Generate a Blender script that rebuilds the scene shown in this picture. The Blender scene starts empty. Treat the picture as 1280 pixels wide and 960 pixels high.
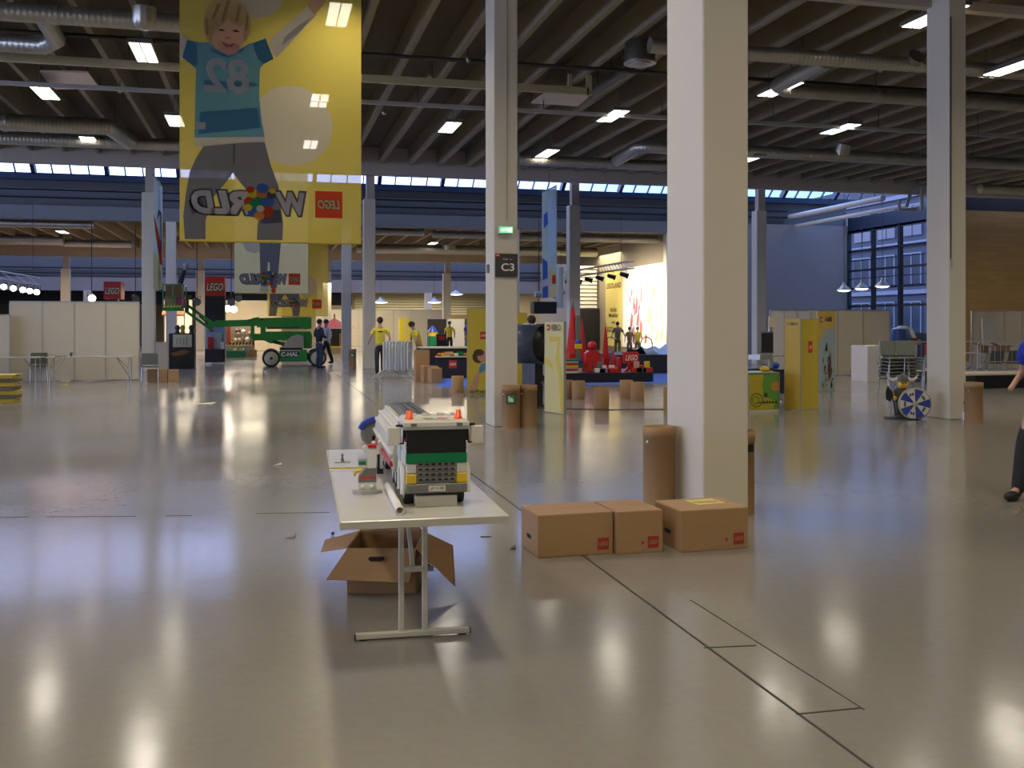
import bpy, math, random
from math import sin, cos, tan, atan, atan2, pi, radians as R
from mathutils import Vector as V, Matrix
random.seed(7)
SC = bpy.context.scene; COL = SC.collection
F, HZ, CH, YAW = 1244.0, 404.0, 1.65, R(13.87)
CA, SA = cos(YAW), sin(YAW)
def w_(xc, z): return (xc*CA + z*SA, z*CA - xc*SA)
def fl(px, py):                      # a floor point
    z = F*CH/(py-HZ); return w_((px-640)/F*z, z)
def atH(px, py, H):                  # a point on the horizontal plane at height H
    z = F*(CH-H)/(py-HZ); x, y = w_((px-640)/F*z, z); return V((x, y, H))
def zc(px, Y): return Y/(CA - (px-640)/F*SA)
def P(px, py, Y):                    # a point on the plane at distance Y down the hall
    z = zc(px, Y); x, _ = w_((px-640)/F*z, z); return V((x, Y, CH+(HZ-py)/F*z))
def PX(px, py, X):                   # a point on the plane at X across the hall
    t = (px-640)/F; z = X/(t*CA+SA); return V((X, z*CA-t*z*SA, CH+(HZ-py)/F*z))

def lin(c):
    return tuple(((v/255+.055)/1.055)**2.4 if v/255 > .04045 else v/255/12.92 for v in c)
MATS = {}
def mat(name, col, rough=.6, metal=0., var=.08, scale=6., bump=0., **k):
    if name in MATS: return MATS[name]
    m = bpy.data.materials.new(name); m.use_nodes = True; MATS[name] = m
    nt = m.node_tree; b = nt.nodes['Principled BSDF']
    b.inputs['Roughness'].default_value = rough; b.inputs['Metallic'].default_value = metal
    tc = nt.nodes.new('ShaderNodeTexCoord'); n = nt.nodes.new('ShaderNodeTexNoise')
    n.inputs['Scale'].default_value = scale; n.inputs['Detail'].default_value = 4
    nt.links.new(tc.outputs['Object'], n.inputs['Vector'])
    mx = nt.nodes.new('ShaderNodeMix'); mx.data_type = 'RGBA'
    c = V(col[:3])
    mx.inputs[6].default_value = (*(c*(1-var)), 1); mx.inputs[7].default_value = (*[min(1, v*(1+var)) for v in c], 1)
    nt.links.new(n.outputs['Fac'], mx.inputs[0]); nt.links.new(mx.outputs[2], b.inputs['Base Color'])
    if bump:
        bp = nt.nodes.new('ShaderNodeBump'); bp.inputs['Strength'].default_value = bump; bp.inputs['Distance'].default_value = .02
        nt.links.new(n.outputs['Fac'], bp.inputs['Height']); nt.links.new(bp.outputs['Normal'], b.inputs['Normal'])
    for kk, vv in k.items(): b.inputs[kk.replace('_', ' ')].default_value = vv
    return m
def emit(name, col, s):
    if name in MATS: return MATS[name]
    m = bpy.data.materials.new(name); m.use_nodes = True; MATS[name] = m
    b = m.node_tree.nodes['Principled BSDF']; b.inputs['Base Color'].default_value = (.8, .8, .8, 1)
    b.inputs['Emission Color'].default_value = (*col, 1); b.inputs['Emission Strength'].default_value = s
    return m
def sheer(name, col, clear=.12, transl=.5):     # thin printed banner cloth that lets light through
    if name in MATS: return MATS[name]
    m = bpy.data.materials.new(name); m.use_nodes = True; MATS[name] = m
    nt = m.node_tree; N = nt.nodes; N.clear(); L = nt.links
    o = N.new('ShaderNodeOutputMaterial'); d = N.new('ShaderNodeBsdfDiffuse'); t = N.new('ShaderNodeBsdfTranslucent')
    tr = N.new('ShaderNodeBsdfTransparent'); m1 = N.new('ShaderNodeMixShader'); m2 = N.new('ShaderNodeMixShader')
    tc = N.new('ShaderNodeTexCoord'); n = N.new('ShaderNodeTexNoise'); n.inputs['Scale'].default_value = 1.5
    L.new(tc.outputs['Object'], n.inputs['Vector'])
    mx = N.new('ShaderNodeMix'); mx.data_type = 'RGBA'; c = V(col)
    mx.inputs[6].default_value = (*(c*.94), 1); mx.inputs[7].default_value = (*[min(1, v*1.05) for v in c], 1)
    L.new(n.outputs['Fac'], mx.inputs[0])
    L.new(mx.outputs[2], d.inputs[0]); L.new(mx.outputs[2], t.inputs[0])
    m1.inputs[0].default_value = transl; m2.inputs[0].default_value = clear
    L.new(d.outputs[0], m1.inputs[1]); L.new(t.outputs[0], m1.inputs[2])
    L.new(m1.outputs[0], m2.inputs[1]); L.new(tr.outputs[0], m2.inputs[2]); L.new(m2.outputs[0], o.inputs[0])
    return m

class MB:
    """collects shapes into one mesh"""
    def __init__(s): s.v = []; s.f = []; s.m = []; s.sm = []; s.mats = []; s.M = Matrix()
    def mi(s, m):
        if m not in s.mats: s.mats.append(m)
        return s.mats.index(m)
    def add(s, vs, fs, m, smooth=False):
        o = len(s.v); k = s.mi(m)
        s.v += [s.M @ V(v) for v in vs]
        for f in fs: s.f.append([i+o for i in f]); s.m.append(k); s.sm.append(smooth)
        return s
    def box(s, c, d, m, rz=0, rx=0, ry=0, ch=0.):
        x, y, z = d[0]/2, d[1]/2, d[2]/2
        T = Matrix.Translation(c) @ Matrix.Rotation(rz, 4, 'Z') @ Matrix.Rotation(ry, 4, 'Y') @ Matrix.Rotation(rx, 4, 'X')
        if ch and ch < min(x, y, z):
            vs = []; idx = {}
            for sx in (-1, 1):
                for sy in (-1, 1):
                    for sz in (-1, 1):
                        for a in range(3):
                            p = [sx*(x-ch), sy*(y-ch), sz*(z-ch)]; p[a] += (sx, sy, sz)[a]*ch
                            idx[sx, sy, sz, a] = len(vs); vs.append(T @ V(p))
            fs = []
            for a in range(3):
                b, c2 = (a+1) % 3, (a+2) % 3
                for sg in (-1, 1):
                    q = []
                    for u, w in ((-1, -1), (1, -1), (1, 1), (-1, 1)):
                        k = [0]*3; k[a] = sg; k[b] = u; k[c2] = w; q.append(idx[(*k, a)])
                    fs.append(q if sg > 0 else q[::-1])
                for u in (-1, 1):
                    for w in (-1, 1):
                        k1 = [0]*3; k1[b] = u; k1[c2] = w; k1[a] = -1; k2 = list(k1); k2[a] = 1
                        q = [idx[(*k1, b)], idx[(*k2, b)], idx[(*k2, c2)], idx[(*k1, c2)]]
                        fs.append(q if u*w < 0 else q[::-1])
            for sx in (-1, 1):
                for sy in (-1, 1):
                    for sz in (-1, 1):
                        q = [idx[sx, sy, sz, a] for a in range(3)]; fs.append(q if sx*sy*sz > 0 else q[::-1])
            return s.add(vs, fs, m)
        vs = [T @ V(p) for p in ((-x,-y,-z),(x,-y,-z),(x,y,-z),(-x,y,-z),(-x,-y,z),(x,-y,z),(x,y,z),(-x,y,z))]
        return s.add(vs, [(0,3,2,1),(4,5,6,7),(0,1,5,4),(1,2,6,5),(2,3,7,6),(3,0,4,7)], m)
    def bb(s, a, b, m, ch=0.):
        a, b = V(a), V(b); return s.box((a+b)/2, [abs(b[i]-a[i]) for i in range(3)], m, ch=ch)
    def bar(s, a, b, w, m, h=None):              # square bar between two points
        a, b = V(a), V(b); d = b-a; h = h or w
        q = d.to_track_quat('Y', 'Z').to_matrix().to_4x4(); T = Matrix.Translation((a+b)/2) @ q
        x, y, z = w/2, d.length/2, h/2
        vs = [T @ V(p) for p in ((-x,-y,-z),(x,-y,-z),(x,y,-z),(-x,y,-z),(-x,-y,z),(x,-y,z),(x,y,z),(-x,y,z))]
        return s.add(vs, [(0,3,2,1),(4,5,6,7),(0,1,5,4),(1,2,6,5),(2,3,7,6),(3,0,4,7)], m)
    def tube(s, pts, r, m, n=10, cap=True, r2=None):
        pts = [V(p) for p in pts]; vs = []; fs = []; k = len(pts); up = None
        for i, p in enumerate(pts):
            t = ((pts[min(i+1, k-1)]-p).normalized() + (p-pts[max(i-1, 0)]).normalized()).normalized()
            if up is None: up = t.orthogonal().normalized()
            up = (up - t*up.dot(t)).normalized(); sd = t.cross(up)
            rr = r if r2 is None else r+(r2-r)*i/(k-1)
            for j in range(n):
                a = 2*pi*j/n; vs.append(p + up*cos(a)*rr + sd*sin(a)*rr)
        for i in range(k-1):
            for j in range(n): fs.append((i*n+j, i*n+(j+1) % n, (i+1)*n+(j+1) % n, (i+1)*n+j))
        s.add(vs, fs, m, True)
        if cap:
            s.add(vs[:n], [list(range(n))[::-1]], m); s.add(vs[-n:], [list(range(n))], m)
        return s
    def lathe(s, prof, m, n=20, c=(0, 0, 0), smooth=True, T=None):   # (radius, height) pairs about Z
        vs = []; fs = []; T = T or Matrix.Translation(c)
        for r, z in prof:
            for j in range(n): vs.append(T @ V((r*cos(2*pi*j/n), r*sin(2*pi*j/n), z)))
        for i in range(len(prof)-1):
            for j in range(n): fs.append((i*n+j, i*n+(j+1) % n, (i+1)*n+(j+1) % n, (i+1)*n+j))
        s.add(vs, fs, m, smooth)
        if prof[0][0] > .0005: s.add(vs[:n], [list(range(n))[::-1]], m)
        if prof[-1][0] > .0005: s.add(vs[-n:], [list(range(n))], m)
        return s
    def ball(s, c, r, m, n=12, sc=(1, 1, 1)):
        k = n//2; T = Matrix.Translation(c) @ Matrix.Diagonal((*sc, 1))
        return s.lathe([(max(r*sin(pi*i/k), .0001), -r*cos(pi*i/k)) for i in range(k+1)], m, n, T=T)
    def prism(s, pts, d, m, T=None):             # outline in XZ, thickness d along +Y
        T = T or Matrix(); n = len(pts)
        vs = [T @ V((x, 0, z)) for x, z in pts] + [T @ V((x, d, z)) for x, z in pts]
        return s.add(vs, [list(range(n)), list(range(n, 2*n))[::-1]] + [(i, i+n, (i+1) % n+n, (i+1) % n) for i in range(n)], m)
    def poly(s, pts, m): return s.add(pts, [list(range(len(pts)))], m)
    def build(s, name, parent=None, loc=None, rz=0):
        me = bpy.data.meshes.new(name); me.from_pydata([tuple(v) for v in s.v], [], s.f)
        for m in s.mats: me.materials.append(m)
        me.polygons.foreach_set('material_index', s.m); me.polygons.foreach_set('use_smooth', s.sm)
        me.update(); o = bpy.data.objects.new(name, me); COL.objects.link(o)
        if parent: o.parent = parent
        if loc is not None: o.location = loc
        if rz: o.rotation_euler.z = rz
        return o
def tag(o, label, cat, group=None, kind=None):
    o['label'] = label; o['category'] = cat
    if group: o['group'] = group
    if kind: o['kind'] = kind
    return o
def struct(o, label=None): 
    o['kind'] = 'structure'
    if label: o['label'] = label
    return o
def root(name, loc, label, cat, group=None, rz=0):
    o = bpy.data.objects.new(name, None); COL.objects.link(o); o.location = loc; o.rotation_euler.z = rz
    o.empty_display_size = .1
    return tag(o, label, cat, group)
def dup(o, loc, rz, label, group=None):
    def cp(a, par):
        c = a.copy(); COL.objects.link(c); c.parent = par
        for ch in list(a.children): cp(ch, c)
        return c
    c = cp(o, None); c.location = loc; c.rotation_euler.z = rz; c['label'] = label
    if group: c['group'] = group
    return c

_txt = {}
def text_mesh(t, off=0., shear=0.):
    k = (t, off, shear)
    if k in _txt: return _txt[k]
    cu = bpy.data.curves.new('t', 'FONT'); cu.body = t; cu.offset = off; cu.shear = shear; cu.resolution_u = 3
    cu.align_x = 'CENTER'; cu.align_y = 'CENTER'
    o = bpy.data.objects.new('t', cu); COL.objects.link(o)
    dg = bpy.context.evaluated_depsgraph_get(); dg.update()
    me = bpy.data.meshes.new_from_object(o.evaluated_get(dg))
    vs = [v.co.copy() for v in me.vertices]; fs = [list(p.vertices) for p in me.polygons]
    bpy.data.meshes.remove(me); bpy.data.objects.remove(o); bpy.data.curves.remove(cu)
    if vs:
        x0, x1 = min(v.x for v in vs), max(v.x for v in vs); y0, y1 = min(v.y for v in vs), max(v.y for v in vs)
        vs = [V(((v.x-(x0+x1)/2), (v.y-(y0+y1)/2), 0)) for v in vs]; w, h = x1-x0, y1-y0
    _txt[k] = (vs, fs, w, h); return _txt[k]
class Face:
    """a flat face: origin, unit right, unit up; prints lie a hair in front of it"""
    def __init__(s, o, u, n, v=(0, 0, 1)): s.o, s.u, s.n, s.v = V(o), V(u).normalized(), V(n).normalized(), V(v).normalized()
    def p(s, x, y, k=1, e=.002): return s.o + s.u*x + s.v*y + s.n*(e*k)
    def text(s, mb, t, x, y, w, h, m, k=1, off=0., shear=0., mirror=False, e=.002):
        vs, fs, tw, th = text_mesh(t, off, shear); base = text_mesh(t, 0., shear)
        sx, sy = w/base[2], h/base[3]
        if mirror: sx = -sx
        mb.add([s.p(x+v.x*sx, y+v.y*sy, k, e) for v in vs], fs, m)
    def poly(s, mb, pts, m, k=1, e=.002): mb.add([s.p(x, y, k, e) for x, y in pts], [list(range(len(pts)))], m)
    def rect(s, mb, x0, y0, x1, y1, m, k=1, e=.002): s.poly(mb, [(x0, y0), (x1, y0), (x1, y1), (x0, y1)], m, k, e)
    def disc(s, mb, x, y, rx, ry, m, k=1, e=.002, n=24): s.poly(mb, [(x+rx*cos(2*pi*i/n), y+ry*sin(2*pi*i/n)) for i in range(n)], m, k, e)
    def logo(s, mb, x, y, d, k=1, mirror=False, e=.002, cols=None):      # red square with white slanted word
        r, bk, yl, wh = cols or (RED, BLACK, YEL, WHITE)
        s.rect(mb, x-d/2, y-d/2, x+d/2, y+d/2, r, k, e)
        sh = .25
        s.text(mb, 'LEGO', x, y, d*.8, d*.3, bk, k+1, .07, sh, mirror, e)
        s.text(mb, 'LEGO', x, y, d*.8, d*.3, yl, k+2, .045, sh, mirror, e)
        s.text(mb, 'LEGO', x, y, d*.8, d*.3, wh, k+3, .015, sh, mirror, e)

WHITE = mat('white_paint', (.8, .8, .77), .45); BLACK = mat('black_plastic', (.012, .012, .013), .4)
RED = mat('red_print', (.62, .03, .02), .45); YEL = mat('yellow_print', (.8, .62, .03), .5)
# ------------------------------------------------------------------ setting
def floor_mat():
    m = bpy.data.materials.new('coated_concrete_floor'); m.use_nodes = True; nt = m.node_tree; N = nt.nodes; L = nt.links
    b = N['Principled BSDF']; tc = N.new('ShaderNodeTexCoord')
    n1 = N.new('ShaderNodeTexNoise'); n1.inputs['Scale'].default_value = .35; n1.inputs['Detail'].default_value = 6
    n2 = N.new('ShaderNodeTexNoise'); n2.inputs['Scale'].default_value = 22; n2.inputs['Detail'].default_value = 6
    for n in (n1, n2): L.new(tc.outputs['Object'], n.inputs['Vector'])
    mx = N.new('ShaderNodeMix'); mx.data_type = 'RGBA'
    mx.inputs[6].default_value = (.25, .235, .215, 1); mx.inputs[7].default_value = (.325, .305, .27, 1)
    L.new(n1.outputs['Fac'], mx.inputs[0])
    m2 = N.new('ShaderNodeMix'); m2.data_type = 'RGBA'; m2.blend_type = 'MULTIPLY'; m2.inputs[0].default_value = .25
    L.new(mx.outputs[2], m2.inputs[6]); L.new(n2.outputs['Color'], m2.inputs[7]); L.new(m2.outputs[2], b.inputs['Base Color'])
    mr = N.new('ShaderNodeMapRange'); mr.inputs[1].default_value = .3; mr.inputs[2].default_value = .7
    mr.inputs[3].default_value = .115; mr.inputs[4].default_value = .20
    L.new(n1.outputs['Fac'], mr.inputs[0]); L.new(mr.outputs[0], b.inputs['Roughness'])
    n3 = N.new('ShaderNodeTexNoise'); n3.inputs['Scale'].default_value = 3.; n3.inputs['Detail'].default_value = 3
    L.new(tc.outputs['Object'], n3.inputs['Vector'])
    bp = N.new('ShaderNodeBump'); bp.inputs['Strength'].default_value = .06; bp.inputs['Distance'].default_value = .02
    L.new(n3.outputs['Fac'], bp.inputs['Height']); L.new(bp.outputs['Normal'], b.inputs['Normal'])
    b.inputs['IOR'].default_value = 1.6
    return m
XL, XR, YB, YF = -24., 34., -8., 86.
struct(MB().bb((XL, YB, -.2), (XR, YF, 0), floor_mat()).build('floor'))
jm = mat('joint_filler', (.03, .028, .026), .6)
def joint(a, b, w=.012): 
    a, b = V((*a, .001)), V((*b, .001)); struct(MB().bar(a, b, w, jm, .003).build('trim_1'))
j0 = fl(1090, 960); joint((j0[0]-.0, .5), (j0[0], 34))
jr = fl(1077, 885); jl = fl(995, 893); joint(jl, (jr[0], jr[1]), .01); k0 = fl(880, 810); k1 = fl(945, 807); joint(k0, k1, .01)
joint((jr[0], jr[1]-.02), fl(863, 750), .006)
for a_, b_ in (((-20, 647), (35, 646.5)), ((58, 646), (170, 645.5)), ((207, 645), (240, 644.6)), ((320, 642), (412, 640.5))): joint(fl(*a_), fl(*b_), .006)
CREAM = mat('cream_wall_paint', (.50, .47, .38), .8)
GREYW = mat('grey_blue_wall_paint', (.15, .155, .165), .8)
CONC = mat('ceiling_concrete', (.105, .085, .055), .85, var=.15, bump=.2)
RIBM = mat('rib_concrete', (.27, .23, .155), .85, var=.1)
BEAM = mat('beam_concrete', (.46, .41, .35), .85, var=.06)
PILL = mat('pillar_paint', (.66, .61, .50), .6, var=.03, scale=2)
DARKW = mat('dark_wall', (.02, .02, .022), .9)
# outer walls
b = MB().bb((XL-.3, YB, 0), (XL, YF, 2.6), CREAM).bb((XL-.3, YB, 6.6), (XL, YF, 9), CREAM).bb((XL-.3, 33, 2.6), (XL, YF, 6.6), CREAM)
for k in range(11): b.bb((XL-.3, YB+k*4.1, 2.6), (XL, YB+k*4.1+.3, 6.6), CREAM)
struct(b.build('wall_left'))
dl = bpy.data.lights.new('daylight', 'AREA'); dl.shape = 'RECTANGLE'; dl.size = 4; dl.size_y = 41; dl.energy = 2600; dl.color = (.55, .68, 1)
dlo = bpy.data.objects.new('daylight', dl); COL.objects.link(dlo); dlo.location = (XL-.35, 12.5, 4.6); dlo.rotation_euler = (0, R(-90), 0)
struct(MB().bb((XR, YB, 0), (XR+.3, 37.2, 9), CREAM).build('wall_right'))
struct(MB().bb((XL, YB-.3, 0), (XR, YB, 9), CREAM).build('wall_back'))
# main hall ceiling: slab, ribs, edge beam
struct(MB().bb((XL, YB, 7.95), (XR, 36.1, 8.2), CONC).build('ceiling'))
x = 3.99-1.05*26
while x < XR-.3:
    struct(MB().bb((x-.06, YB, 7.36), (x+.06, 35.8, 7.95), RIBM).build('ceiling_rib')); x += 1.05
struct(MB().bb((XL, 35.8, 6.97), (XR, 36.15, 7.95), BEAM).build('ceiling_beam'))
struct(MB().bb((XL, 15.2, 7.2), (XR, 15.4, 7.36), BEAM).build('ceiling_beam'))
# pillars
PIPE = mat('galvanised_pipe', (.45, .43, .38), .35, .7); DP = mat('dark_pipe', (.05, .045, .04), .5, .3)
def pillar(x, y, w, d, h, step=None):
    b = MB(); b.bb((x, y, 0), (x+w, y+d, h), PILL, ch=.012)
    if step: b.bb((x+w*.25, y+.05, h), (x+w*.95, y+d*.8, step), BEAM)
    o = struct(b.build('pillar')); return o
pillar(3.57, 7.75, .42, .78, 7.9)
c2 = pillar(3.52, 15.46, .39, .62, 7.9)
pillar(11.35, 14.75, .34, .6, 7.9)
for x in (-4.15, 3.42, 11.2, 19.0): pillar(x, 36.2, .42, .45, 6.15, 7.95)
for x in (-4.2, 3.3, 11.1, 18.9): pillar(x, 45.2, .42, .4, 6.03)
for x in (-11.9, -4.2, 3.5, 11.2): pillar(x, 64.0, .5, .4, 4.9, 5.7)
for x in (-11.9, -4.2, 3.5, 11.2): pillar(x, 71.6, .5, .4, 3.85)
# roof slot 1 : sloping glazing, back wall, ledge, pipes
BLUEF = mat('dark_blue_steel', (.03, .05, .09), .5, .3)
GLASS = None
def glass_mat():
    m = bpy.data.materials.new('window_glass'); m.use_nodes = True; nt = m.node_tree; N = nt.nodes; N.clear(); L = nt.links
    o = N.new('ShaderNodeOutputMaterial'); g = N.new('ShaderNodeBsdfGlossy'); g.inputs['Roughness'].default_value = .02
    t = N.new('ShaderNodeBsdfTransparent'); t.inputs[0].default_value = (.93, .96, .98, 1); mx = N.new('ShaderNodeMixShader'); mx.inputs[0].default_value = .05
    L.new(t.outputs[0], mx.inputs[1]); L.new(g.outputs[0], mx.inputs[2]); L.new(mx.outputs[0], o.inputs[0]); return m
GLASS = glass_mat()
WIN = [0]
def X_of0(px, Y): return Y*tan(atan((px-640)/F)+YAW)
def skylight(x0, x1, yb, zb, yt, zt, npane=4):
    WIN[0] += 1; b = MB()
    lo, hi = V((0, yb, zb)), V((0, yt, zt))
    b.bar(lo+V((x0, 0, 0)), hi+V((x0, 0, 0)), .17, BLUEF, .3)
    for k in range(1, npane):
        xx = x0+(x1-x0)*k/npane; b.bar(lo+V((xx, 0, 0)), hi+V((xx, 0, 0)), .05, BLUEF, .1)
    for f in (0, .3, .65, 1): 
        q = lo.lerp(hi, f); b.bar(q+V((x0, 0, 0)), q+V((x1, 0, 0)), .06, BLUEF, .06)
    w = struct(b.build('window_%d' % WIN[0]))
    g = MB().poly([lo+V((x0, .05, 0)), lo+V((x1, .05, 0)), hi+V((x1, .05, 0)), hi+V((x0, .05, 0))], GLASS).build('pane', w)
x = XL
while x < 29: skylight(x, x+2.9, 45.6, 7.98, 41.5, 11.4); x += 2.9
struct(MB().bb((XL, 36.15, 8.2), (29, 36.4, 11.6), GREYW).bb((XL, 36.2, 11.6), (29, 41.6, 11.8), GREYW).build('ceiling_1'))
b = MB().bb((XL, 45.6, 6.6), (29, 45.8, 7.9), GREYW)
b.bb((XL, 45.35, 7.7), (29, 45.8, 7.93), BLUEF); b.bb((XL, 45.45, 6.5), (29, 45.6, 6.62), DP)
struct(b.build('wall_slot'))
struct(MB().bb((XL, 45.2, 6.03), (20.2, 45.8, 6.6), mat('grey_beam_paint', (.19, .19, .19), .8)).build('ceiling_beam'))
for zz in (6.98, 7.3):
    b = MB().tube([(XL, 45.4, zz), (25.5, 45.4, zz)], .055, BLACK, 8)
    tag(b.build('roof_pipe'), 'upper dark pipe along the wall below the skylight' if zz > 7.1 else 'lower dark pipe along the wall below the skylight', 'pipe')
for px in (278, 150, 620, 820, 1010):
    pass
# second hall
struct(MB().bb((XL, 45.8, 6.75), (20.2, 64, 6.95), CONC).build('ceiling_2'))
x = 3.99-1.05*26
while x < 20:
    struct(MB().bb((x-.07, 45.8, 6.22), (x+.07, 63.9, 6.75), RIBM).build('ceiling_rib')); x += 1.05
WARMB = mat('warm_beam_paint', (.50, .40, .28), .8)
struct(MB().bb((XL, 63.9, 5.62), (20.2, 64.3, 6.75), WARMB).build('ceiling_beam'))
# slot 2
x = XL
while x < 20: skylight(x, x+3.6, 72.2, 7.0, 67, 9.5); x += 3.6
struct(MB().bb((XL, 64.3, 9.5), (21, 67, 9.7), GREYW).bb((XL, 64.2, 6.95), (21, 64.4, 9.5), GREYW).build('ceiling_3'))
b = MB().bb((XL, 72.2, 4.75), (21, 72.4, 7.0), GREYW); b.bb((XL, 72.0, 3.85), (21, 72.4, 4.75), mat('pale_fascia', (.33, .30, .28), .8))
struct(b.build('wall_slot_2'))
for zz in (5.05, 5.4):
    tag(MB().tube([(XL, 72.0, zz), (20, 72.0, zz)], .06, BLACK, 8).build('roof_pipe'), ('upper' if zz > 5.2 else 'lower')+' dark pipe on the blue wall of the farther roof light', 'pipe')
# third hall far wall
struct(MB().bb((XL, 72.4, 4.4), (21, YF, 4.6), DARKW).build('ceiling_4'))
struct(MB().bb((XL, 73.2, 2.95), (X_of0(440, 73.2), 73.4, 4.4), DARKW).build('wall_valance'))
struct(MB().bb((XL, 85.6, 0), (XR, 86, 9.0), mat('far_wall', (.42, .37, .24), .8)).build('wall_far'))
b = MB(); LV = mat('louvre_metal', (.62, .58, .42), .5)
x0, x1 = P(445, 380, 84).x, P(760, 380, 84).x
for k in range(9):
    z = 2.45+k*.22; b.box(((x0+x1)/2, 85.3, z), (x1-x0, .03, .18), LV, rx=R(-30))
b.bb((x0, 85.2, 2.0), (x1, 85.5, 2.4), mat('brown_fascia', (.22, .16, .07), .7))
struct(b.build('wall_louvres'))
# right of second hall: side wall, grey wall, glass wall
SIDE = mat('soffit_beige', (.38, .33, .24), .8)
struct(MB().bb((20.0, 45.9, 0), (20.3, 64, 6.95), SIDE).build('wall_stage'))
struct(MB().bb((20.0, 64, 0), (20.3, 85.6, 6.95), SIDE).build('wall_stage_far'))
struct(MB().bb((20.0, 45.4, 0), (29.0, 45.8, 6.62), mat('wall_mid_grey', (.30, .28, .275), .8)).build('wall_grey'))
WF = mat('dark_window_frame', (.02, .03, .045), .4, .3)
WIN[0] += 1
b = MB(); y0, y1 = 39.0, 45.4; XG = 29.0
for k in range(4): yy = y0+(y1-y0)*k/3; b.bb((XG-.08, yy-.09, 0), (XG+.1, yy+.09, 6.3), WF)
for zz in (2.5, 3.4, 4.3, 5.3, 6.3): b.bb((XG-.06, y0, zz-.05), (XG+.08, y1, zz+.05), WF)
for zz in (3.9, 4.8): b.bb((XG-.03, y0, zz-.02), (XG+.03, y1, zz+.02), WF)
b.bb((XG-.02, y0, 0), (XG+.06, y1, 1.2), WF); b.bb((XG-.06, y0, 6.2), (XG+.08, y1, 7.0), BLUEF)
w = struct(b.build('window_%d' % WIN[0])); MB().poly([(XG, y0, 1.2), (XG, y1, 1.2), (XG, y1, 6.3), (XG, y0, 6.3)], GLASS).build('pane', w)
struct(MB().bb((XG-.15, 38.2, 0), (XG+.3, 39.0, 7.9), mat('bluish_white_paint', (.55, .57, .6), .7)).build('pillar'))
BRICK = mat('tan_panel', (.36, .22, .075), .8, var=.12, scale=3)
def brick():
    nt = BRICK.node_tree; N = nt.nodes; L = nt.links; bt = N.new('ShaderNodeTexBrick'); tc = N.new('ShaderNodeTexCoord')
    mp = N.new('ShaderNodeMapping'); mp.inputs['Rotation'].default_value = (R(90), 0, 0); bt.inputs['Scale'].default_value = 1.2
    bt.inputs['Color1'].default_value = (.36, .22, .07, 1); bt.inputs['Color2'].default_value = (.31, .185, .06, 1); bt.inputs['Mortar'].default_value = (.24, .15, .06, 1)
    bt.inputs['Mortar Size'].default_value = .008; bt.inputs['Brick Width'].default_value = 1.2
    L.new(tc.outputs['Object'], mp.inputs[0]); L.new(mp.outputs[0], bt.inputs['Vector']); L.new(bt.outputs['Color'], N['Principled BSDF'].inputs['Base Color'])
brick()
struct(MB().bb((29.1, 37.2, 0), (XR+.3, 37.5, 6.55), BRICK).build('wall_tan'))
struct(MB().bb((29.1, 37.2, 6.55), (XR+.3, 37.5, 7.95), DARKW).build('wall_dark_upper'))
# pipes of the roof light on the right, running down the hall
lp = mat('white_pipe', (.34, .36, .38), .4)
a, b_ = PX(1015, 285, 25.6), PX(1122, 262, 25.6)
tag(MB().tube([(25.6, 45.3, 7.0), (25.6, 37.5, 7.0)], .13, lp, 10).build('roof_pipe'), 'pale blue pipe under the skylight at the grey wall, upper of two', 'pipe')
tag(MB().tube([(25.9, 45.3, 6.55), (25.9, 36.3, 6.55)], .09, lp, 10).build('roof_pipe'), 'pale blue pipe under the skylight at the grey wall, lower of two', 'pipe')
# outside the glass wall
b = MB(); FA = mat('facade_blue_grey', (.03, .04, .06), .8); FW = mat('facade_white_dimmed', (.12, .14, .19), .7); FG = mat('facade_glass', (.02, .03, .05), .1)  # facade and frame colours darkened to stand in for the dim courtyard
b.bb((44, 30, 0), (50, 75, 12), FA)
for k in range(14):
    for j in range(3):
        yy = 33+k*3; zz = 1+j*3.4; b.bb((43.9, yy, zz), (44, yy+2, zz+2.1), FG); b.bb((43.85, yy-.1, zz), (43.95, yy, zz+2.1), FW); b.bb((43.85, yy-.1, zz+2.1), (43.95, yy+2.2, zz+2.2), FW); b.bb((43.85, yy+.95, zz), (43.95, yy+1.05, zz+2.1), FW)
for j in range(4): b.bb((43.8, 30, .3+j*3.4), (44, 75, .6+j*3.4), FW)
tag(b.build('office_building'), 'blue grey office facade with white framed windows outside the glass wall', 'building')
struct(MB().bb((34.4, 20, -.2), (60, 80, 0), mat('yard_asphalt', (.05, .05, .05), .9)).build('ground'))

# ------------------------------------------------------------------ world, lights, camera
W = bpy.data.worlds.new('World'); SC.world = W; W.use_nodes = True; nt = W.node_tree; N = nt.nodes; L = nt.links
bg = N['Background']; tc = N.new('ShaderNodeTexCoord'); sp = N.new('ShaderNodeSeparateXYZ'); cr = N.new('ShaderNodeValToRGB')
L.new(tc.outputs['Generated'], sp.inputs[0]); mr = N.new('ShaderNodeMapRange'); mr.inputs[1].default_value = -.1; mr.inputs[2].default_value = .75
L.new(sp.outputs['X'], mr.inputs[0]); L.new(mr.outputs[0], cr.inputs[0]); L.new(cr.outputs[0], bg.inputs[0])
cr.color_ramp.elements[0].color = (.47, .55, 1, 1); cr.color_ramp.elements[1].color = (.09, .18, .42, 1)
e = cr.color_ramp.elements.new(.30); e.color = (.38, .50, 1, 1); e = cr.color_ramp.elements.new(.5); e.color = (.16, .29, .62, 1)
bg.inputs[1].default_value = 7
LAMP = 95.
HOUS = mat('lamp_housing', (.12, .11, .1), .6); DIFF = emit('lamp_tube', (1, .93, .8), 6)
lamp0 = None
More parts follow.
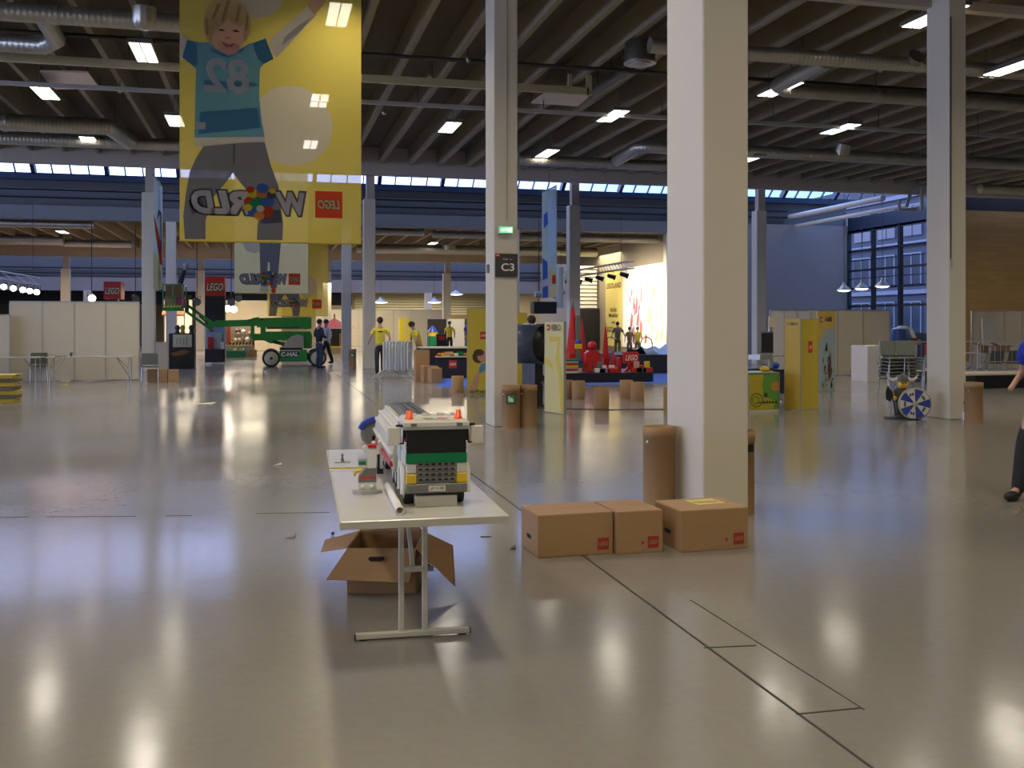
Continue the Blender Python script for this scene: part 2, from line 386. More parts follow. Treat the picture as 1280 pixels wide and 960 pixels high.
def ceiling_lamp(p, label, power=LAMP, length=1.35, group='ceiling lights of the main hall', color=(1, .90, .74)):
    global lamp0
    r = root('ceiling_light', (p[0], p[1], p[2]+.12), label, 'lamp', group)
    if lamp0 is None:
        h = MB(); h.box((0, 0, .0), (.44, length+.1, .08), HOUS); h.bb((-.01, -length/2, -.07), (.01, length/2, -.04), HOUS)
        hm = h.build('housing', r)
        rods = MB(); rods.tube([(0, -.5, .04), (0, -.5, .5), (0, .5, .5), (0, .5, .04)], .01, HOUS, 6); rods.build('hanger', r)
        d = [MB().bb((s*.1-.09, -length/2, -.055), (s*.1+.09, length/2, -.041), DIFF).build('diffuser', r) for s in (-1, 1)]
        lamp0 = r
    else:
        for c in lamp0.children:
            if c.type == 'MESH': cc = c.copy(); COL.objects.link(cc); cc.parent = r
    for s in (-1, 1):
        k = ('lamp', power, color)
        if k not in MATS:
            l = bpy.data.lights.new('lamp_light', 'AREA'); l.shape = 'RECTANGLE'; l.size = .175; l.size_y = length; l.energy = power/2; l.color = color; l.spread = R(150); MATS[k] = l
        lo = bpy.data.objects.new('lamp_light', MATS[k]); COL.objects.link(lo); lo.parent = r; lo.location = (s*.1, 0, -.06)
    return r
vis = [(180, 71), (56, 120), (113, 180), (219, 155), (423, 24), (399, 130), (388, 184), (562, 163), (684, 195), (766, 149), (975, 116), (1050, 165), (1168, 26), (1262, 91), (937, 202)]
for i, (px, py) in enumerate(vis):
    p = atH(px, py, 7.12 if px in (423, 1168) else 6.78)
    ceiling_lamp(p, 'glowing twin tube ceiling light, %s' % ['left of the boy banner under the big duct', 'over the left partition near the pale panel', 'small, before the skylight at far left', 'beside the edge of the boy banner above the windows',
        'seen through the top corner of the boy banner', 'seen through the dot on the boy banner', 'seen through the bottom of the banner dot', 'between the boy banner and the second pillar', 'right of the second pillar just in front of the beam', 'right of the second pillar below the pale panel',
        'right of the big pillar beside the branching duct', 'right of the big pillar at the duct riser', 'at top beside the right pillar', 'at the right edge of the view beyond the right pillar', 'peeking out right of the big pillar'][i])
for x in (-11, -3.8, 1, 7.5, 16):
    for y in (-3.5, 3.5, 10.5): ceiling_lamp((x, y, 7.13), 'unseen twin tube ceiling light glowing white overhead near the camera', LAMP*1.35, color=(1, .87, .64))  # unseen lamps carry the ceiling grid on to light the foreground
for x, y in ((30, 31), (31, 25.5), (25, 15), (21, 9)): ceiling_lamp((x, y, 7.13), 'added twin tube ceiling light overhead beyond the right edge of the view', LAMP*1.5)  # out of view, added to brighten the right side of the hall
for i, (px, py) in enumerate([(24, 300), (108, 305), (78, 292), (541, 306), (472, 290), (345, 304)]):
    ceiling_lamp(atH(px, py, 6.1), 'small ceiling light in the hall beyond the skylight, %s' % ['first from the left', 'third from the left', 'second from the left', 'right of the grey pillar pair', 'beside the grey pillar pair', 'behind the foot of the boy banner'][i], 130, group='ceiling lights of the second hall', color=(1, .84, .62))
SC.view_settings.view_transform = 'Standard'; SC.view_settings.look = 'None'; SC.view_settings.gamma = 1; SC.view_settings.use_curve_mapping = False
SC.view_settings.exposure = -0.35
SC.cycles.use_denoising = True; SC.cycles.max_bounces = 6; SC.cycles.transparent_max_bounces = 12; SC.cycles.caustics_reflective = False; SC.cycles.caustics_refractive = False
SC.cycles.sample_clamp_indirect = 5
cam = bpy.data.cameras.new('camera'); co = bpy.data.objects.new('camera', cam); COL.objects.link(co); SC.camera = co
co.location = (0, 0, CH); co.rotation_euler = (R(90), 0, -YAW); cam.sensor_width = 36; cam.lens = F/1280*36
cam.shift_y = -(480-HZ)/1280; cam.clip_end = 300
# ------------------------------------------------------------------ ducts, rails, pipes under the main hall ceiling
def duct_mat():
    m = mat('spiral_duct', (.42, .40, .34), .38, .75); nt = m.node_tree; N = nt.nodes; L = nt.links
    wv = N.new('ShaderNodeTexWave'); wv.inputs['Scale'].default_value = 3.2; wv.bands_direction = 'X'; tc = N.new('ShaderNodeTexCoord')
    L.new(tc.outputs['Object'], wv.inputs['Vector']); bp = N.new('ShaderNodeBump'); bp.inputs['Strength'].default_value = .5; bp.inputs['Distance'].default_value = .01
    L.new(wv.outputs['Fac'], bp.inputs['Height']); L.new(bp.outputs['Normal'], N['Principled BSDF'].inputs['Normal']); return m
DUCT = duct_mat(); RAIL = mat('cream_rail', (.45, .40, .26), .5, .2); RAIL2 = mat('grey_rail', (.45, .44, .42), .45, .4)
def X_at(px, Y): return Y*tan(atan((px-640)/F)+YAW)
def duct(pts, r, label, name='air_duct', m=DUCT, collars=True, g=None):
    o = MB().tube(pts, r, m, 16).build(name); tag(o, label, 'duct', g)
    if not collars:
        a, b = V(pts[0]), V(pts[-1]); zt_ = 7.96 if a.y < 36 else 6.76
        for t_ in (.12, .5, .88):
            q = a.lerp(b, t_)
            if (b-a).length > .9: MB().tube([q+V((0, 0, r)), V((q.x, q.y, zt_))], .01, DP, 6).build('hanger_rod', o)
    if collars:
        for a, b in zip(pts[:-1], pts[1:]):
            a, b = V(a), V(b); n = int((b-a).length//4)
            for k in range(n):
                q = a.lerp(b, (k+.5)/n); d = (b-a).normalized()
                MB().tube([q-d*.04, q+d*.04], r+.012, m, 16).build('collar', o)
                MB().tube([q+V((0, 0, r)), V((q.x, q.y, 7.96))], .008, DP, 6).build('hanger_rod', o)
    return o
YA, YB_, YC, YD = 18.6, 20.6, 28.3, 30.3
duct([(XL, YA, 6.98), (X_at(243, YA), YA, 6.98)], .16, 'wide spiral duct at the top left, running behind the boy banner')
duct([(XL, YB_, 6.95), (X_at(55, YB_), YB_, 6.95), (X_at(75, YB_), YB_-.35, 7.0), (X_at(52, YA), YA+.1, 7.0)], .17, 'elbowed spiral duct at top left, second from the top')
yr = 17.95
duct([(X_at(812, yr), yr, 7.0), (X_at(880, yr), yr, 6.98), (XR, yr, 6.98)], .15, 'long spiral duct from the round diffuser past the right pillar')
duct([(X_at(1035, yr), yr+.1, 6.95), (X_at(965, 20.0), 19.75, 6.85), (X_at(985, 20), 20.1, 6.85), (XR, 20.1, 6.85)], .16, 'spiral duct branching off behind the top right duct with a diagonal elbow')
duct([(XL, YC, 6.88), (X_at(135, YC), YC, 6.88), (X_at(165, YD), YD-.2, 6.8)], .22, 'spiral duct over the left skylight ending in a bent elbow')
duct([(XL, YD, 6.80), (X_at(245, YD), YD, 6.80)], .17, 'thinner spiral duct over the left skylight, behind the elbowed one')
duct([(X_at(648, YD), YD, 6.78), (X_at(842, YD), YD, 6.78)], .17, 'spiral duct between the second pillar and the big pillar')
duct([(X_at(768, YD), YD-.2, 6.85), (X_at(800, YC), YC+.2, 7.0), (X_at(815, YC), YC, 7.0), (XR, YC, 6.95)], .19, 'kinked spiral duct from behind the big pillar to the right')
duct([(X_at(1050, YC), YC, 7.0), (X_at(1052, YC), YC-.1, 7.34)], .27, 'short vertical duct riser above the right hand duct', collars=False)
duct([(X_at(755, 21.8), 22.6, 7.15), (X_at(792, 20.4), 20.6, 7.25)], .12, 'short dark slanting duct piece under the ceiling before the big pillar', m=mat('dark_duct', (.15, .13, .1), .4, .6), collars=False)
def rail(y, z, x0, x1, w, h, m, label, name='cable_rail', legs=()):
    o = tag(MB().bb((x0, y-w/2, z-h/2), (x1, y+w/2, z+h/2), m).build(name), label, 'rail')
    xx = math.ceil(x0/3.1)*3.1+.4
    while xx < x1: MB().tube([(xx, y, z+h/2), (xx, y, 7.38)], .012, DP, 6).build('hanger_rod', o); xx += 3.1
    return o
r_ = rail(21.4, 6.88, XL, X_at(735, 21.4), .1, .16, RAIL, 'cream steel rail under the ceiling ending in an upright bracket')
MB().bb((X_at(733, 21.4), 21.35, 6.8), (X_at(739, 21.4), 21.45, 7.25), RAIL).build('bracket', r_)
MB().bb((X_at(710, 21.4), 21.35, 6.95), (X_at(714, 21.4), 21.45, 7.25), RAIL).build('bracket', r_)
rail(23.5, 6.84, XL, XR, .08, .09, RAIL2, 'thin grey rail across the whole main ceiling')
tag(MB().tube([(XL, 20.35, 7.12), (XR, 20.35, 7.12)], .045, DP, 8).build('sprinkler_pipe'), 'thin dark sprinkler pipe across the main ceiling', 'pipe')
sp_ = [(330, 20.35), (385, 20.35), (585, 20.35), (480, 26), (538, 22), (150, 25), (1100, 19)]
for i, (px, yy) in enumerate(sp_):
    x = X_at(px, yy); o = MB().tube([(x, yy, 7.5), (x, yy, 7.2)], .012, DP, 6).ball((x, yy, 7.14), .07, DUCT, 10).build('smoke_detector')
    tag(o, 'small round detector hanging under the ceiling ribs, %s' % ('hidden behind the boy banner, left one', 'hidden behind the boy banner, right one', 'close left of the second pillar', 'nearest the beam right of the boy banner', 'midway between the boy banner and second pillar', 'left of the boy banner', 'before the top right duct')[i], 'detector', 'ceiling detectors')
# round diffuser
x, y = X_at(800, 18.9), 18.9
r = root('round_diffuser', (x, y, 6.92), 'large round steel diffuser drum hanging beside the big pillar', 'vent')
MB().lathe([(.31, .0), (.31, .40), (.27, .43)], mat('dark_drum', (.2, .18, .14), .35, .7), 28).build('drum', r)
MB().lathe([(.33, -.03), (.33, .0)], DUCT, 28).lathe([(.22, -.05), (.22, -.031)], DUCT, 24).lathe([(.12, -.06), (.12, -.051)], DUCT, 20).build('grille', r)
x = X_at(181, 18.0); r = root('round_diffuser', (x, 18.0, 6.78), 'round white diffuser under the top left duct', 'vent')
MB().lathe([(.02, -.12), (.14, -.1), (.2, 0), (.2, .25)], DUCT, 24).build('bowl', r)
x = X_at(1136, yr); r = root('duct_damper', (x, yr-.16, 7.03), 'dark round damper cap on the top right duct', 'vent')
MB().lathe([(.17, 0), (.17, .12)], mat('dark_drum', (.2, .18, .14)), 20, T=Matrix.Rotation(R(60), 4, 'X')).build('cap', r); MB().bb((-.02, .0, -.12), (.02, .16, .1), DUCT).build('neck', r)
# reflector panels
pm = mat('pale_panel', (.62, .52, .44), .35)
for c, lb in (([(50, 90), (110, 91), (125, 111), (66, 112)], 'pale pinkish ceiling panel above the left partition'), ([(686, 114), (742, 116), (722, 133), (664, 129)], 'pale ceiling panel right of the second pillar')):
    q = [atH(px, py, 7.12) for px, py in c]; b = MB(); b.poly(q, pm); b.poly([p+V((0, 0, .04)) for p in q][::-1], pm)
    for i in range(4): b.poly([q[i], q[i]+V((0, 0, .04)), q[(i+1) % 4]+V((0, 0, .04)), q[(i+1) % 4]], pm)
    o = tag(b.build('ceiling_panel'), lb, 'panel')
    for p in q: MB().tube([p+V((0, 0, .04)), p+V((0, 0, .3))], .01, DP, 6).build('hanger_rod', o)
# ducts of the second hall
duct([(XL, 47.3, 6.0), (X_at(118, 47.3), 47.3, 6.0)], .17, 'duct behind the skylight wall at far left', collars=False)
duct([(X_at(460, 47.3), 47.3, 6.0), (X_at(530, 47.3), 47.3, 6.0)], .17, 'duct with cut end behind the skylight wall, centre left', collars=False)
duct([(X_at(540, 47.6), 47.6, 5.95), (X_at(640, 47.6), 47.6, 5.95)], .17, 'duct behind the skylight wall left of the second pillar', collars=False)
duct([(X_at(650, 48.5), 48.5, 6.0), (19.8, 48.5, 6.0)], .2, 'duct behind the skylight wall above the stage', collars=False)
duct([(XL, 57, 6.05), (X_at(80, 57), 57, 6.05)], .28, 'fat duct with a reddish glow in the second hall at far left', collars=False)
duct([(X_at(80, 57.5), 57.6, 5.95), (X_at(165, 57.5), 57.6, 5.95)], .2, 'duct continuing from the fat one in the second hall', collars=False)
duct([(X_at(445, 57.5), 57.5, 5.95), (19.5, 57.5, 5.95)], .27, 'long duct in the second hall behind the second pillar', collars=False)
duct([(X_at(560, 57.5), 57.4, 5.9), (X_at(560, 57.5), 57.4, 6.2)], .45, 'stubby riser on the long duct of the second hall', collars=False)
# white pipework by the right pillar
o = MB(); 
def pp(*q): return [P(x, y, 35.2) for x, y in q]
o.tube(pp((1095, 207), (1175, 213), (1260, 218)), .08, RAIL, 8)
for q in (((1124, 250), (1124, 262), (1145, 262)), ((1133, 258), (1140, 236), (1168, 228)), ((1152, 262), (1152, 232)), ((1160, 258), (1160, 228), (1175, 224))): o.tube(pp(*q), .07, lp, 8)
tag(o.build('pipe_cluster'), 'cluster of pale bent pipes left of the right pillar', 'pipe')
tag(MB().tube(pp((1290, 216), (1340, 218)), .2, DUCT, 12).build('air_duct'), 'duct behind the right pillar at the right edge', 'duct')
tag(MB().tube(pp((1225, 236), (1310, 240)), .2, RAIL, 12).build('air_duct'), 'pale duct above the tan wall at the right edge', 'duct')
tag(MB().tube(pp((1222, 218), (1248, 220), (1262, 216)), .24, DUCT, 12).build('air_duct'), 'bent duct end just right of the right pillar', 'duct')
# pendant lamps
PEN = emit('pendant_glow', (1, .95, .85), 5); SHD = mat('pendant_shade', (.35, .36, .36), .4, .3)
pend0 = None
def pendant(px, py, Y, label, r=.33, top=6.5):
    global pend0
    p = P(px, py, Y); q = root('pendant_lamp', p, label, 'lamp')
    MB().lathe([(r, 0), (r*.95, .05), (r*.35, .22), (r*.2, .3), (r*.2, .4)], SHD, 20).build('shade', q)
    MB().lathe([(.001, -.07), (r*.6, -.05), (r*.9, .0), (r*.9, .03)], PEN, 20).build('diffuser', q)
    MB().tube([(0, 0, .4), (0, 0, top-p.z)], .012, DP, 6).build('cord', q)
pendant(1055, 363, 41, 'glowing pendant lamp before the glass wall, left of three', top=7.8)
pendant(1077, 361, 40, 'glowing pendant lamp before the glass wall, middle of three', top=7.8)
pendant(1103, 358, 38.5, 'glowing pendant lamp before the glass wall, right of three', top=7.8)
for px, py, t in ((476, 378, 'between the grey pillar and the second pillar, leftmost'), (543, 378, 'left of the far cream pillar'), (570, 368, 'right of the far cream pillar, before the louvres')): pendant(px, py, 70, 'glowing white pendant lamp '+t, .55, 6)
# ------------------------------------------------------------------ folding table and what stands on it
TT = mat('table_laminate', (.62, .61, .57), .22, var=.03); TE = mat('table_edge', (.5, .48, .4), .5); TL = mat('table_leg_paint', (.6, .57, .47), .4)
TX, TY, TR = .335, 4.66, R(-2.0); TW, TLn, TH = .79, 2.68, .73
t = root('folding_table', (TX, TY, 0), 'white folding table holding the brick truck in the foreground', 'table', rz=TR)
MB().bb((0, 0, TH-.035), (TW, TLn, TH), TT, ch=.004).build('tabletop', t)
b = MB()
for q in (((-.004, -.004), (TW+.004, .006)), ((-.004, TLn-.006), (TW+.004, TLn+.004)), ((-.004, 0), (.006, TLn)), ((TW-.006, 0), (TW+.004, TLn))): b.bb((*q[0], TH-.037), (*q[1], TH-.003), TE)
b.build('edge_band', t)
for yy in (.56, 2.1):
    l = MB()
    for dx in (-.062, .062): l.bb((TW/2+dx-.014, yy-.012, .03), (TW/2+dx+.014, yy+.012, TH-.035), TL, ch=.003)
    l.bb((TW/2-.06, yy-.012, .345), (TW/2+.06, yy+.012, .37), TL)
    lg = l.build('leg', t)
    f = MB().bb((TW/2-.3, yy-.02, .008), (TW/2+.3, yy+.02, .035), TL, ch=.003).build('foot', lg)
    MB().bb((TW/2-.305, yy-.021, .006), (TW/2-.3, yy+.021, .036), BLACK).bb((TW/2+.3, yy-.021, .006), (TW/2+.305, yy+.021, .036), BLACK).bb((TW/2-.28, yy-.015, 0), (TW/2-.24, yy+.015, .008), BLACK).bb((TW/2+.24, yy-.015, 0), (TW/2+.28, yy+.015, .008), BLACK).build('foot_pad', lg)
    s = 1 if yy < 1 else -1
    MB().bar((TW/2, yy+s*.01, .36), (TW/2, yy+s*.42, TH-.04), .022, TL).build('brace', t)
TM = Matrix.Translation((TX, TY, TH)) @ Matrix.Rotation(TR, 4, 'Z')
def tloc(px, py, h=0):        # table-local point for a pixel, at height h over the table top
    q = atH(px, py, TH+h); return TM.inverted() @ q
BW = mat('brick_white', (.72, .70, .62), .3); BWG = mat('brick_warm_white', (.62, .6, .5), .4); BG = mat('brick_green', (.0, .18, .06), .3); BGR = mat('brick_grey', (.16, .16, .14), .35)
BLG = mat('brick_light_grey', (.36, .36, .33), .35); BB = mat('brick_blue', (.02, .06, .42), .3); BR = mat('brick_red', (.55, .02, .015), .3); BY = mat('brick_yellow', (.75, .5, .02), .3)
BK = mat('brick_black', (.01, .01, .011), .25); BO = mat('beacon_orange', (.9, .12, .02), .2); TYR = mat('tyre_rubber', (.015, .015, .015), .7); BBR = mat('brick_brown', (.1, .05, .03), .4)
# truck; local frame: x across, y towards the back, z up from the table top
o_ = tloc(546, 634); tk = root('toy_truck', TM @ V((o_.x, o_.y+.02, 0)), 'large brick-built tanker truck, white and green with black windscreen, on the table', 'toy truck', rz=TR)
cabw = .152; CB = MB()
CB.bb((-cabw, 0, .10), (cabw, .42, .30), BW); CB.bb((-cabw, 0.0, .30), (cabw, .42, .43), BW)
CB.bb((-cabw-.004, .0, .225), (cabw+.004, .43, .29), BW).bb((-cabw-.002, .02, .1), (cabw+.002, .42, .2), BWG)
CB.build('cab', tk)
MB().bb((-cabw-.001, -.018, .245), (cabw+.001, .0, .297), BG).build('green_band', tk)
MB().bb((-cabw+.002, -.012, .297), (cabw-.002, .0, .425), BK).build('windscreen', tk)
b = MB().bb((-.098, -.012, .13), (.098, 0, .243), BLG)
for i in range(4):
    b.bb((-.098, -.02, .138+i*.028), (.098, -.012, .146+i*.028), BGR)
    for j in range(6): b.bb((-.09+j*.032, -.024, .15+i*.028), (-.072+j*.032, -.012, .156+i*.028), BK)
b.build('grille', tk)
for s in (-1, 1):
    MB().bb((s*.1, -.018, .13), (s*cabw, 0, .185), BY, ch=.004).build('turn_light', tk)
    MB().bb((s*.1, -.016, .187), (s*cabw, 0, .24), mat('lamp_clear_brick', (.6, .58, .5), .2), ch=.004).build('headlight', tk)
bp_ = MB().bb((-cabw, -.03, .08), (cabw, .02, .13), BGR, ch=.003).build('bumper', tk)
b = MB(); fc = Face((0, -.03, .104), (1, 0, 0), (0, -1, 0)); b.bb((-.042, -.034, .09), (.042, -.03, .12), BW)
fc.text(b, 'JM 5180', 0, .001, .07, .017, BK, 3); b.build('number_plate', bp_)
MB().bb((-.105, -.01, 0), (.105, .10, .062), BWG, ch=.003).build('support_block', tk)
b = MB()                                              # roof: a chamfered slab with studs
z0 = .445
b.add([(-.165, -.02, z0), (.165, -.02, z0), (.165, .3, z0), (-.165, .3, z0), (-.165, -.02, z0+.02), (.165, -.02, z0+.02), (.15, .16, z0+.035), (-.15, .16, z0+.035), (.15, .3, z0+.035), (-.15, .3, z0+.035)],
      [(0, 1, 5, 4), (4, 5, 6, 7), (7, 6, 8, 9), (1, 2, 8, 6, 5), (0, 4, 7, 9, 3), (3, 9, 8, 2), (3, 2, 1, 0)], BW)
for i in range(4): b.bb((-.12+i*.075, .2, z0+.035), (-.08+i*.075, .24, z0+.05), BW)
rf = b.build('roof', tk)
b = MB(); fr = Face((0, .07, z0+.0275), (1, 0, 0), (0, -.083, 1), (0, 1, .083)); fr.text(b, 'OCTAN', .0, -.045, .2, .028, mat('faded_orange', (.65, .35, .2), .4), 3); fr.disc(b, -.03, .01, .03, .02, mat('leaf_green', (.25, .42, .12)), 3); fr.disc(b, .04, .015, .03, .018, mat('faded_red', (.6, .2, .15)), 3); b.build('lettering', rf)
MB().bb((-.165, -.022, .427), (.165, .3, z0), BLG).bb((-.13, -.024, .445), (-.1, 0, .462), BGR).bb((.1, -.024, .445), (.13, 0, .462), BGR).build('roof_trim', tk)
for s in (-1, 1):
    MB().lathe([(.022, 0), (.022, .012), (.018, .014), (.016, .052), (.001, .054)], BO, 14, (s*.125, .1, z0+.025), True).bb((s*.14-.014, .06, z0+.0), (s*.14+.014, .11, z0+.025), BO).build('beacon', tk)
    m_ = MB().bb((s*.21-.034, .01, .34), (s*.21+.034, .04, .44), BW, ch=.004).build('wing_mirror', tk)
    b = MB().tube([(s*.15, .02, .445), (s*.2, .03, .447)], .008, BK, 8).tube([(s*.16, .01, .44), (s*.165, .01, .35), (s*.2, .02, .35)], .006, BK, 8); b.bb((s*.152-.006, 0, .36), (s*.152+.006, .012, .43), BK)
    if s > 0: b.tube([(.19, .015, .44), (.187, .015, .352)], .004, BK, 6)
    b.build('mirror_arm', m_)
def wheel(par, x, y, r, w):
    q = MB().lathe([(r*.6, -w/2), (r*.96, -w/2), (r, -w*.35), (r, w*.35), (r*.96, w/2), (r*.6, w/2)], TYR, 24, T=Matrix.Translation((x, y, r)) @ Matrix.Rotation(R(90), 4, 'Y')).build('wheel', par)
    MB().lathe([(.001, -w*.54), (r*.58, -w*.53), (r*.58, w*.53), (.001, w*.54)], BW, 16, T=Matrix.Translation((x, y, r)) @ Matrix.Rotation(R(90), 4, 'Y')).build('hub', q)
for s in (-1, 1):
    wheel(tk, s*.125, .12, .06, .055)
    for yy in (.62, .78, 1.35, 1.5, 1.65): wheel(tk, s*.12, yy, .06, .055)
    MB().tube([(s*(cabw+.012), .03, .07), (s*(cabw+.012), .03, .19), (s*(cabw+.012), .07, .22), (s*(cabw+.012), .16, .22), (s*(cabw+.012), .2, .19), (s*(cabw+.012), .2, .07)], .014, BW, 8).build('mudguard', tk)
    b = MB().bb((s*(cabw+.001), .22, .225), (s*(cabw+.008), .34, .31), mat('sticker_blue', (.45, .55, .6), .3)).bb((s*cabw, .24, .32), (s*(cabw+.009), .29, .36), BR).bb((s*cabw, .2, .13), (s*(cabw+.009), .26, .2), BG); b.build('side_sticker', tk)
MB().bb((-.09, .4, .06), (.09, 1.8, .11), BGR).bb((-.15, .5, .11), (.15, 1.85, .125), BGR).build('chassis', tk)
b = MB()                                              # tank: ribbed rounded flanks, flat studded deck
prof = [(-.165, .13), (-.18, .22), (-.165, .30), (-.14, .35), (-.10, .385), (-.055, .40), (.055, .40), (.10, .385), (.14, .35), (.165, .30), (.18, .22), (.165, .13)]
b.prism(prof, 1.38, BW, Matrix.Translation((0, .47, 0)))
for x_, z_ in prof[:5]+prof[-5:]: b.tube([(x_, .47, z_), (x_, 1.85, z_)], .013, BW, 8)
tnk = b.build('tank', tk)
b = MB().bb((-.08, .50, .40), (.09, 1.86, .412), BGR)
for i in range(26):
    for j in range(3):
        b.lathe([(.017, 0), (.017, .012), (.001, .0125)], BGR, 8, (-.045+j*.048, .53+i*.05, .412), False)
b.build('studded_deck', tnk)
b = MB().bb((-.185, .5, .20), (.185, 1.8, .23), BG).bb((-.187, .55, .14), (.187, 1.7, .17), BR); b.build('tank_stripe', tnk)
MB().bb((-.15, .43, .12), (.15, .47, .36), BG).bb((-.15, .43, .30), (.15, .465, .33), BR).build('front_bulkhead', tk)
tk.scale.z = .91
for c_ in tk.children:
    if c_.name.startswith('wheel'): c_.scale.z = 1/.91
# fuel pump
p = TM @ tloc(459, 616); g = root('toy_fuel_pump', (p.x, p.y, TH), 'brick-built fuel pump, white, grey and red, left of the truck', 'toy', rz=TR)
n8 = [(.085*cos(R(22.5+45*i)), .07*sin(R(22.5+45*i))) for i in range(8)]
b = MB(); b.prism([(x_, y_) for x_, y_ in n8], .012, BLG, Matrix.Translation((0, 0, .0125)) @ Matrix.Rotation(R(-90), 4, 'X')); b.build('base_plate', g)
b = MB().bb((-.048, -.03, .012), (.048, .03, .06), BW)
for s in (-1, 1): b.lathe([(.014, 0), (.014, .01), (.001, .011)], BWG, 10, T=Matrix.Translation((s*.024, -.03, .036)) @ Matrix.Rotation(R(90), 4, 'X'))
b.build('lower_block', g)
MB().bb((-.048, -.03, .06), (.048, .03, .082), BGR).bb((-.046, -.03, .082), (.048, .03, .094), BR).prism([(-.046, .094), (.048, .094), (.048, .135), (-.01, .135)], .06, BGR, Matrix.Translation((0, -.03, 0))).build('middle_block', g)
MB().bb((0, -.028, .135), (.048, .028, .245), BW, ch=.002).lathe([(.018, 0), (.018, .05)], BW, 14, T=Matrix.Translation((-.01, .02, .24)) @ Matrix.Rotation(R(90), 4, 'X')).build('pump_column', g)
MB().bb((.0, -.03, .245), (.048, .03, .262), BR).build('cap', g)
MB().bb((-.05, -.025, .15), (-.005, .02, .19), BLG, ch=.005).bb((-.046, -.028, .157), (-.01, -.02, .175), BG).build('display', g)
MB().tube([(-.03, -.02, .125), (-.06, -.02, .12), (-.07, -.01, .10)], .009, BY, 8).build('nozzle', g)
MB().tube([(-.06, -.02, .12), (-.12, .0, .125), (-.2, .04, .12)], .004, BW, 6).build('hose', g)
# paper tube
a, c = TM @ tloc(485, 612), TM @ tloc(500, 644)
a.z = c.z = TH+.021; d = (c-a).normalized(); b = MB(); paper = mat('paper_white', (.78, .76, .7), .6)
r = .021; n = 20; up = V((0, 0, 1)); sd = d.cross(up); vs = []
for q, rr in ((a, r), (c, r), (c, r*.78), (a, r*.78)):
    for j in range(n): vs.append(q+sd*cos(2*pi*j/n)*rr+up*sin(2*pi*j/n)*rr)
fs = [(k*n+j, k*n+(j+1) % n, ((k+1) % 4)*n+(j+1) % n, ((k+1) % 4)*n+j) for k in range(4) for j in range(n)]
b.add(vs, fs, paper, True); tag(b.build('paper_roll'), 'white rolled paper tube lying in front of the fuel pump on the table', 'paper roll')
# small wheeled toy with blue cover behind the pump
p = TM @ tloc(479, 575); g = root('toy_tractor', (p.x-.01, p.y+.25, TH), 'blue brick vehicle with big grey wheel at the left rear of the table', 'toy', rz=TR)
T9 = Matrix.Translation((-.02, 0, .13)) @ Matrix.Rotation(R(90), 4, 'X')
MB().lathe([(.06, -.03), (.085, -.03), (.09, 0), (.085, .03), (.06, .03)], BGR, 24, T=Matrix.Translation((-.03, 0, .155)) @ Matrix.Rotation(R(90), 4, 'X')).build('wheel', g)
MB().lathe([(.001, -.02), (.058, -.02), (.058, .02), (.001, .02)], BK, 20, T=Matrix.Translation((-.03, 0, .155)) @ Matrix.Rotation(R(90), 4, 'X')).build('hub', g)
b = MB()
for i in range(7):
    a1 = R(150-i*22); b.box((-.01+.115*cos(a1), .0, .155+.1*sin(a1)), (.045, .09, .03), BB, ry=-(a1-pi/2))
b.bb((.0, -.04, .1), (.10, .05, .2), BB); b.build('fender', g)
MB().bb((-.04, -.03, .06), (.10, .08, .14), BK).bb((-.05, -.02, 0), (-.02, .02, .1), BLG).bb((.04, -.02, 0), (.09, .05, .08), BK).build('body', g)
# brick figures beside the truck
for k, (px, py, h, lb) in enumerate(((475, 592, .2, 'nearer'), (467, 586, .17, 'farther'))):
    p = TM @ tloc(px, py); g = root('toy_figure', (p.x, p.y, TH), 'slim white and black brick figure left of the truck, %s of two' % lb, 'toy', rz=TR)
    MB().bb((-.02, -.015, 0), (.02, .02, .03), BK).bb((-.015, -.01, .03), (-.003, .01, h*.6), BK).bb((.003, -.01, .03), (.015, .01, h*.6), BW).build('legs', g)
    MB().prism([(-.018, h*.6), (.018, h*.6), (.012, h*.9), (-.012, h*.9)], .018, BW if k == 0 else mat('clear_violet', (.4, .38, .55), .2), Matrix.Translation((0, -.009, 0))).build('body', g)
    MB().ball((0, 0, h*.97), .014, BW).build('head', g)
    for s in (-1, 1): MB().tube([(s*.018, 0, h*.86), (s*.026, -.012, h*.68)], .005, BW, 6).build('arm', g)
# loose pieces left on the table
p = TM @ tloc(428, 578); g = root('toy_base_plate', (p.x, p.y, TH), 'small grey base plate with a tiny figure at the far left of the table', 'toy', rz=TR)
MB().bb((-.05, -.03, 0), (-.002, .04, .006), BLG).bb((.002, -.03, 0), (.05, .05, .006), BLG).build('plate', g)
MB().lathe([(.012, .006), (.008, .03), (.004, .04), (.01, .045), (.001, .06)], BGR, 10, (.0, .0, 0)).build('tiny_figure', g)
p = TM @ tloc(424, 586); g = root('yellow_lattice_arm', (p.x, p.y, TH), 'thin yellow and white toy crane arm lying on the table', 'toy', rz=TR)
b = MB()
for i in range(8): b.bar((-.05+i*.03, -.01, .006), (-.035+i*.03, .015, .006), .004, BY)
b.bar((-.06, -.012, .005), (.2, -.01, .005), .005, BY); b.bar((-.06, .016, .005), (.2, .018, .005), .005, BW); b.build('lattice', g)
MB().bb((.2, -.02, 0), (.25, .03, .012), BY).build('hook_block', g)

